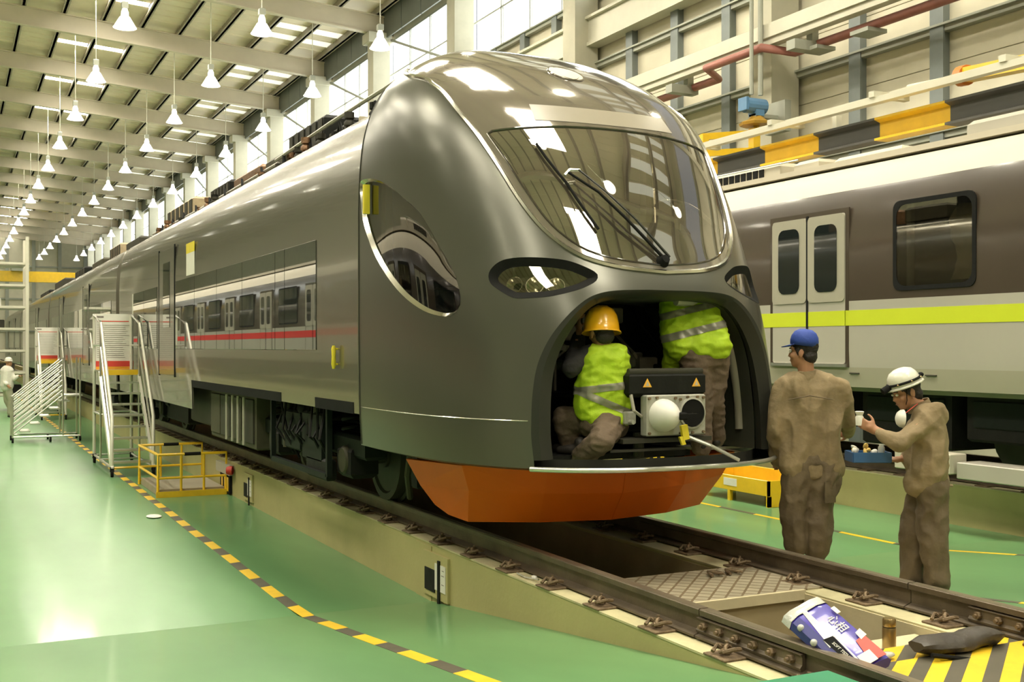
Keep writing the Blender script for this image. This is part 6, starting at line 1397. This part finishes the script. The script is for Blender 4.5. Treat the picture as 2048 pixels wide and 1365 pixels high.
# ---- 4: standing man in the hatch, upper body inside the nose
D4 = 8.1; o = person('standing man in a yellow-green vest bending into the hatch, head hidden inside', (4.85, 6.9, 1.31))
def A4(u, v, dd=0.): return P(u, v, D4 + dd)
hd = A4(1362, 560, .35); hf = (S_F - UP * .2 - S_R * .2).normalized()
mb = MB(); headpieces(mb, hd, hf); chain(mb, [hd - UP * .04, A4(1375, 590, .22)], [.055, .06]); chain(mb, [A4(1378, 600, .22), A4(1385, 660, .12), A4(1402, 715, .04)], [.07, .07, .08])
kL, aL = A4(1398, 805, .0), A4(1402, 905, -.02); kR, aR = A4(1425, 800, .1), A4(1432, 885, .22)
chain(mb, [A4(1392, 715), kL, aL], [.06, .045, .036]); chain(mb, [A4(1424, 715, .06), kR, aR], [.06, .045, .036])
sl4, el4, wl4 = A4(1345, 600, .25), A4(1320, 640, .4), A4(1300, 610, .6); sr4, er4, wr4 = A4(1415, 600, .22), A4(1430, 610, .5), A4(1400, 590, .7)
chain(mb, [sl4, el4, wl4], [.05, .042, .03]); chain(mb, [sr4, er4, wr4], [.05, .042, .03]); hand(mb, wl4, UP + S_F, S_R, .6); hand(mb, wr4, UP + S_F, -S_R, .6, thumb=-1)
fuse(mb, 'body', M['skin'], o, .0085, 3); hair(o, hd, hf)
mb = MB(); chain(mb, [sl4, el4, wl4], [.075, .065, .05]); chain(mb, [sr4, er4, wr4], [.075, .065, .05]); fuse(mb, 'sleeves', M['sleeve'], o, .013, 4, .008, 10)
mb = MB()
for q in (-1, 0, 1): chain(mb, [A4(1378 + q * 27, 598, .2), A4(1382 + q * 30, 650, .1), A4(1396 + q * 35, 690, .0)], [.115, .125, .125])
chain(mb, [A4(1352, 690, .05), A4(1343, 730, .1)], [.09, .07])
vest = fuse(mb, 'safety_vest', M['hivis'], o, .012, 3, .016, 8)
fitband(vest, A4(1390, 663), UP + S_R * -.25, .026, vest); fitband(vest, A4(1385, 620), UP + S_R * -.25, .024, vest)
mb = MB(); chain(mb, [A4(1385, 712), A4(1426, 712, .04)], [.118, .118]); chain(mb, [A4(1390, 715), kL, A4(1402, 895, -.02)], [.12, .098, .078]); chain(mb, [A4(1428, 715, .06), kR, A4(1432, 875, .22)], [.12, .092, .075])
fuse(mb, 'trousers', M['browncl'], o, .012, 4, .012, 9)
shoe(o, Vector((aL.x, aL.y, 1.31 + .08)), S_F * .6 - S_R * .1); shoe(o, Vector((aR.x, aR.y, 1.31 + .085)), S_F + S_R * .1)

# ---- 5: far man in white by the scaffold
D5 = 33.0; o = person('distant man in white work clothes and cap walking at the left edge', (1.6, 36, 0))
def A5(u, v, dd=0.): return P(u, v, D5 + dd)
hd = A5(17, 736); hf = (S_R + S_F * .2).normalized()
hd.z = 1.60
def Z5(u, z, dd=0.): p = A5(u, 700, dd); p.z = z; return p
mb = MB(); headpieces(mb, hd, hf); chain(mb, [hd, Z5(15, 1.42)], [.055, .06]); chain(mb, [Z5(14, 1.38), Z5(14, .95)], [.13, .13])
chain(mb, [Z5(14, .9), Z5(22, .5), Z5(20, .1)], [.08, .06, .045]); chain(mb, [Z5(14, .9, .1), Z5(14, .5, .1), Z5(26, .12, .1)], [.08, .06, .045])
chain(mb, [Z5(10, 1.36), Z5(6, 1.1), Z5(14, .95, -.2)], [.05, .042, .03]); chain(mb, [Z5(20, 1.36), Z5(28, 1.12), Z5(36, 1.2)], [.05, .042, .03]); hand(mb, Z5(36, 1.2), S_R, UP, .5); hand(mb, Z5(14, .95, -.2), S_R - UP, S_F, .5)
fuse(mb, 'body', M['skin'], o, .011, 2)
mb = MB(); chain(mb, [Z5(14, 1.36), Z5(14, .92)], [.17, .19]); chain(mb, [Z5(8, 1.36), Z5(20, 1.36)], [.11, .11]); chain(mb, [Z5(10, 1.36), Z5(6, 1.1), Z5(13, .98, -.2)], [.08, .07, .055]); chain(mb, [Z5(20, 1.36), Z5(28, 1.12), Z5(35, 1.19)], [.08, .07, .055]); fuse(mb, 'jacket', M['whitecl'], o, .016, 3)
mb = MB(); chain(mb, [Z5(14, .92), Z5(22, .5), Z5(20, .12)], [.13, .1, .085]); chain(mb, [Z5(14, .92, .1), Z5(14, .5, .1), Z5(26, .14, .1)], [.13, .1, .085]); fuse(mb, 'trousers', mat('olive_trousers', (.30, .30, .20), .85, var=.1), o, .016, 3)
MB().lathe([(.12, -.01), (.105, .0), (.10, .05), (.06, .1), (.0, .11)], hd + UP * .05, UP, 16).build('cap', M['whitecl'], o, True)
for p in (Z5(20, .08), Z5(26, .08, .1)): shoe(o, p, S_R)
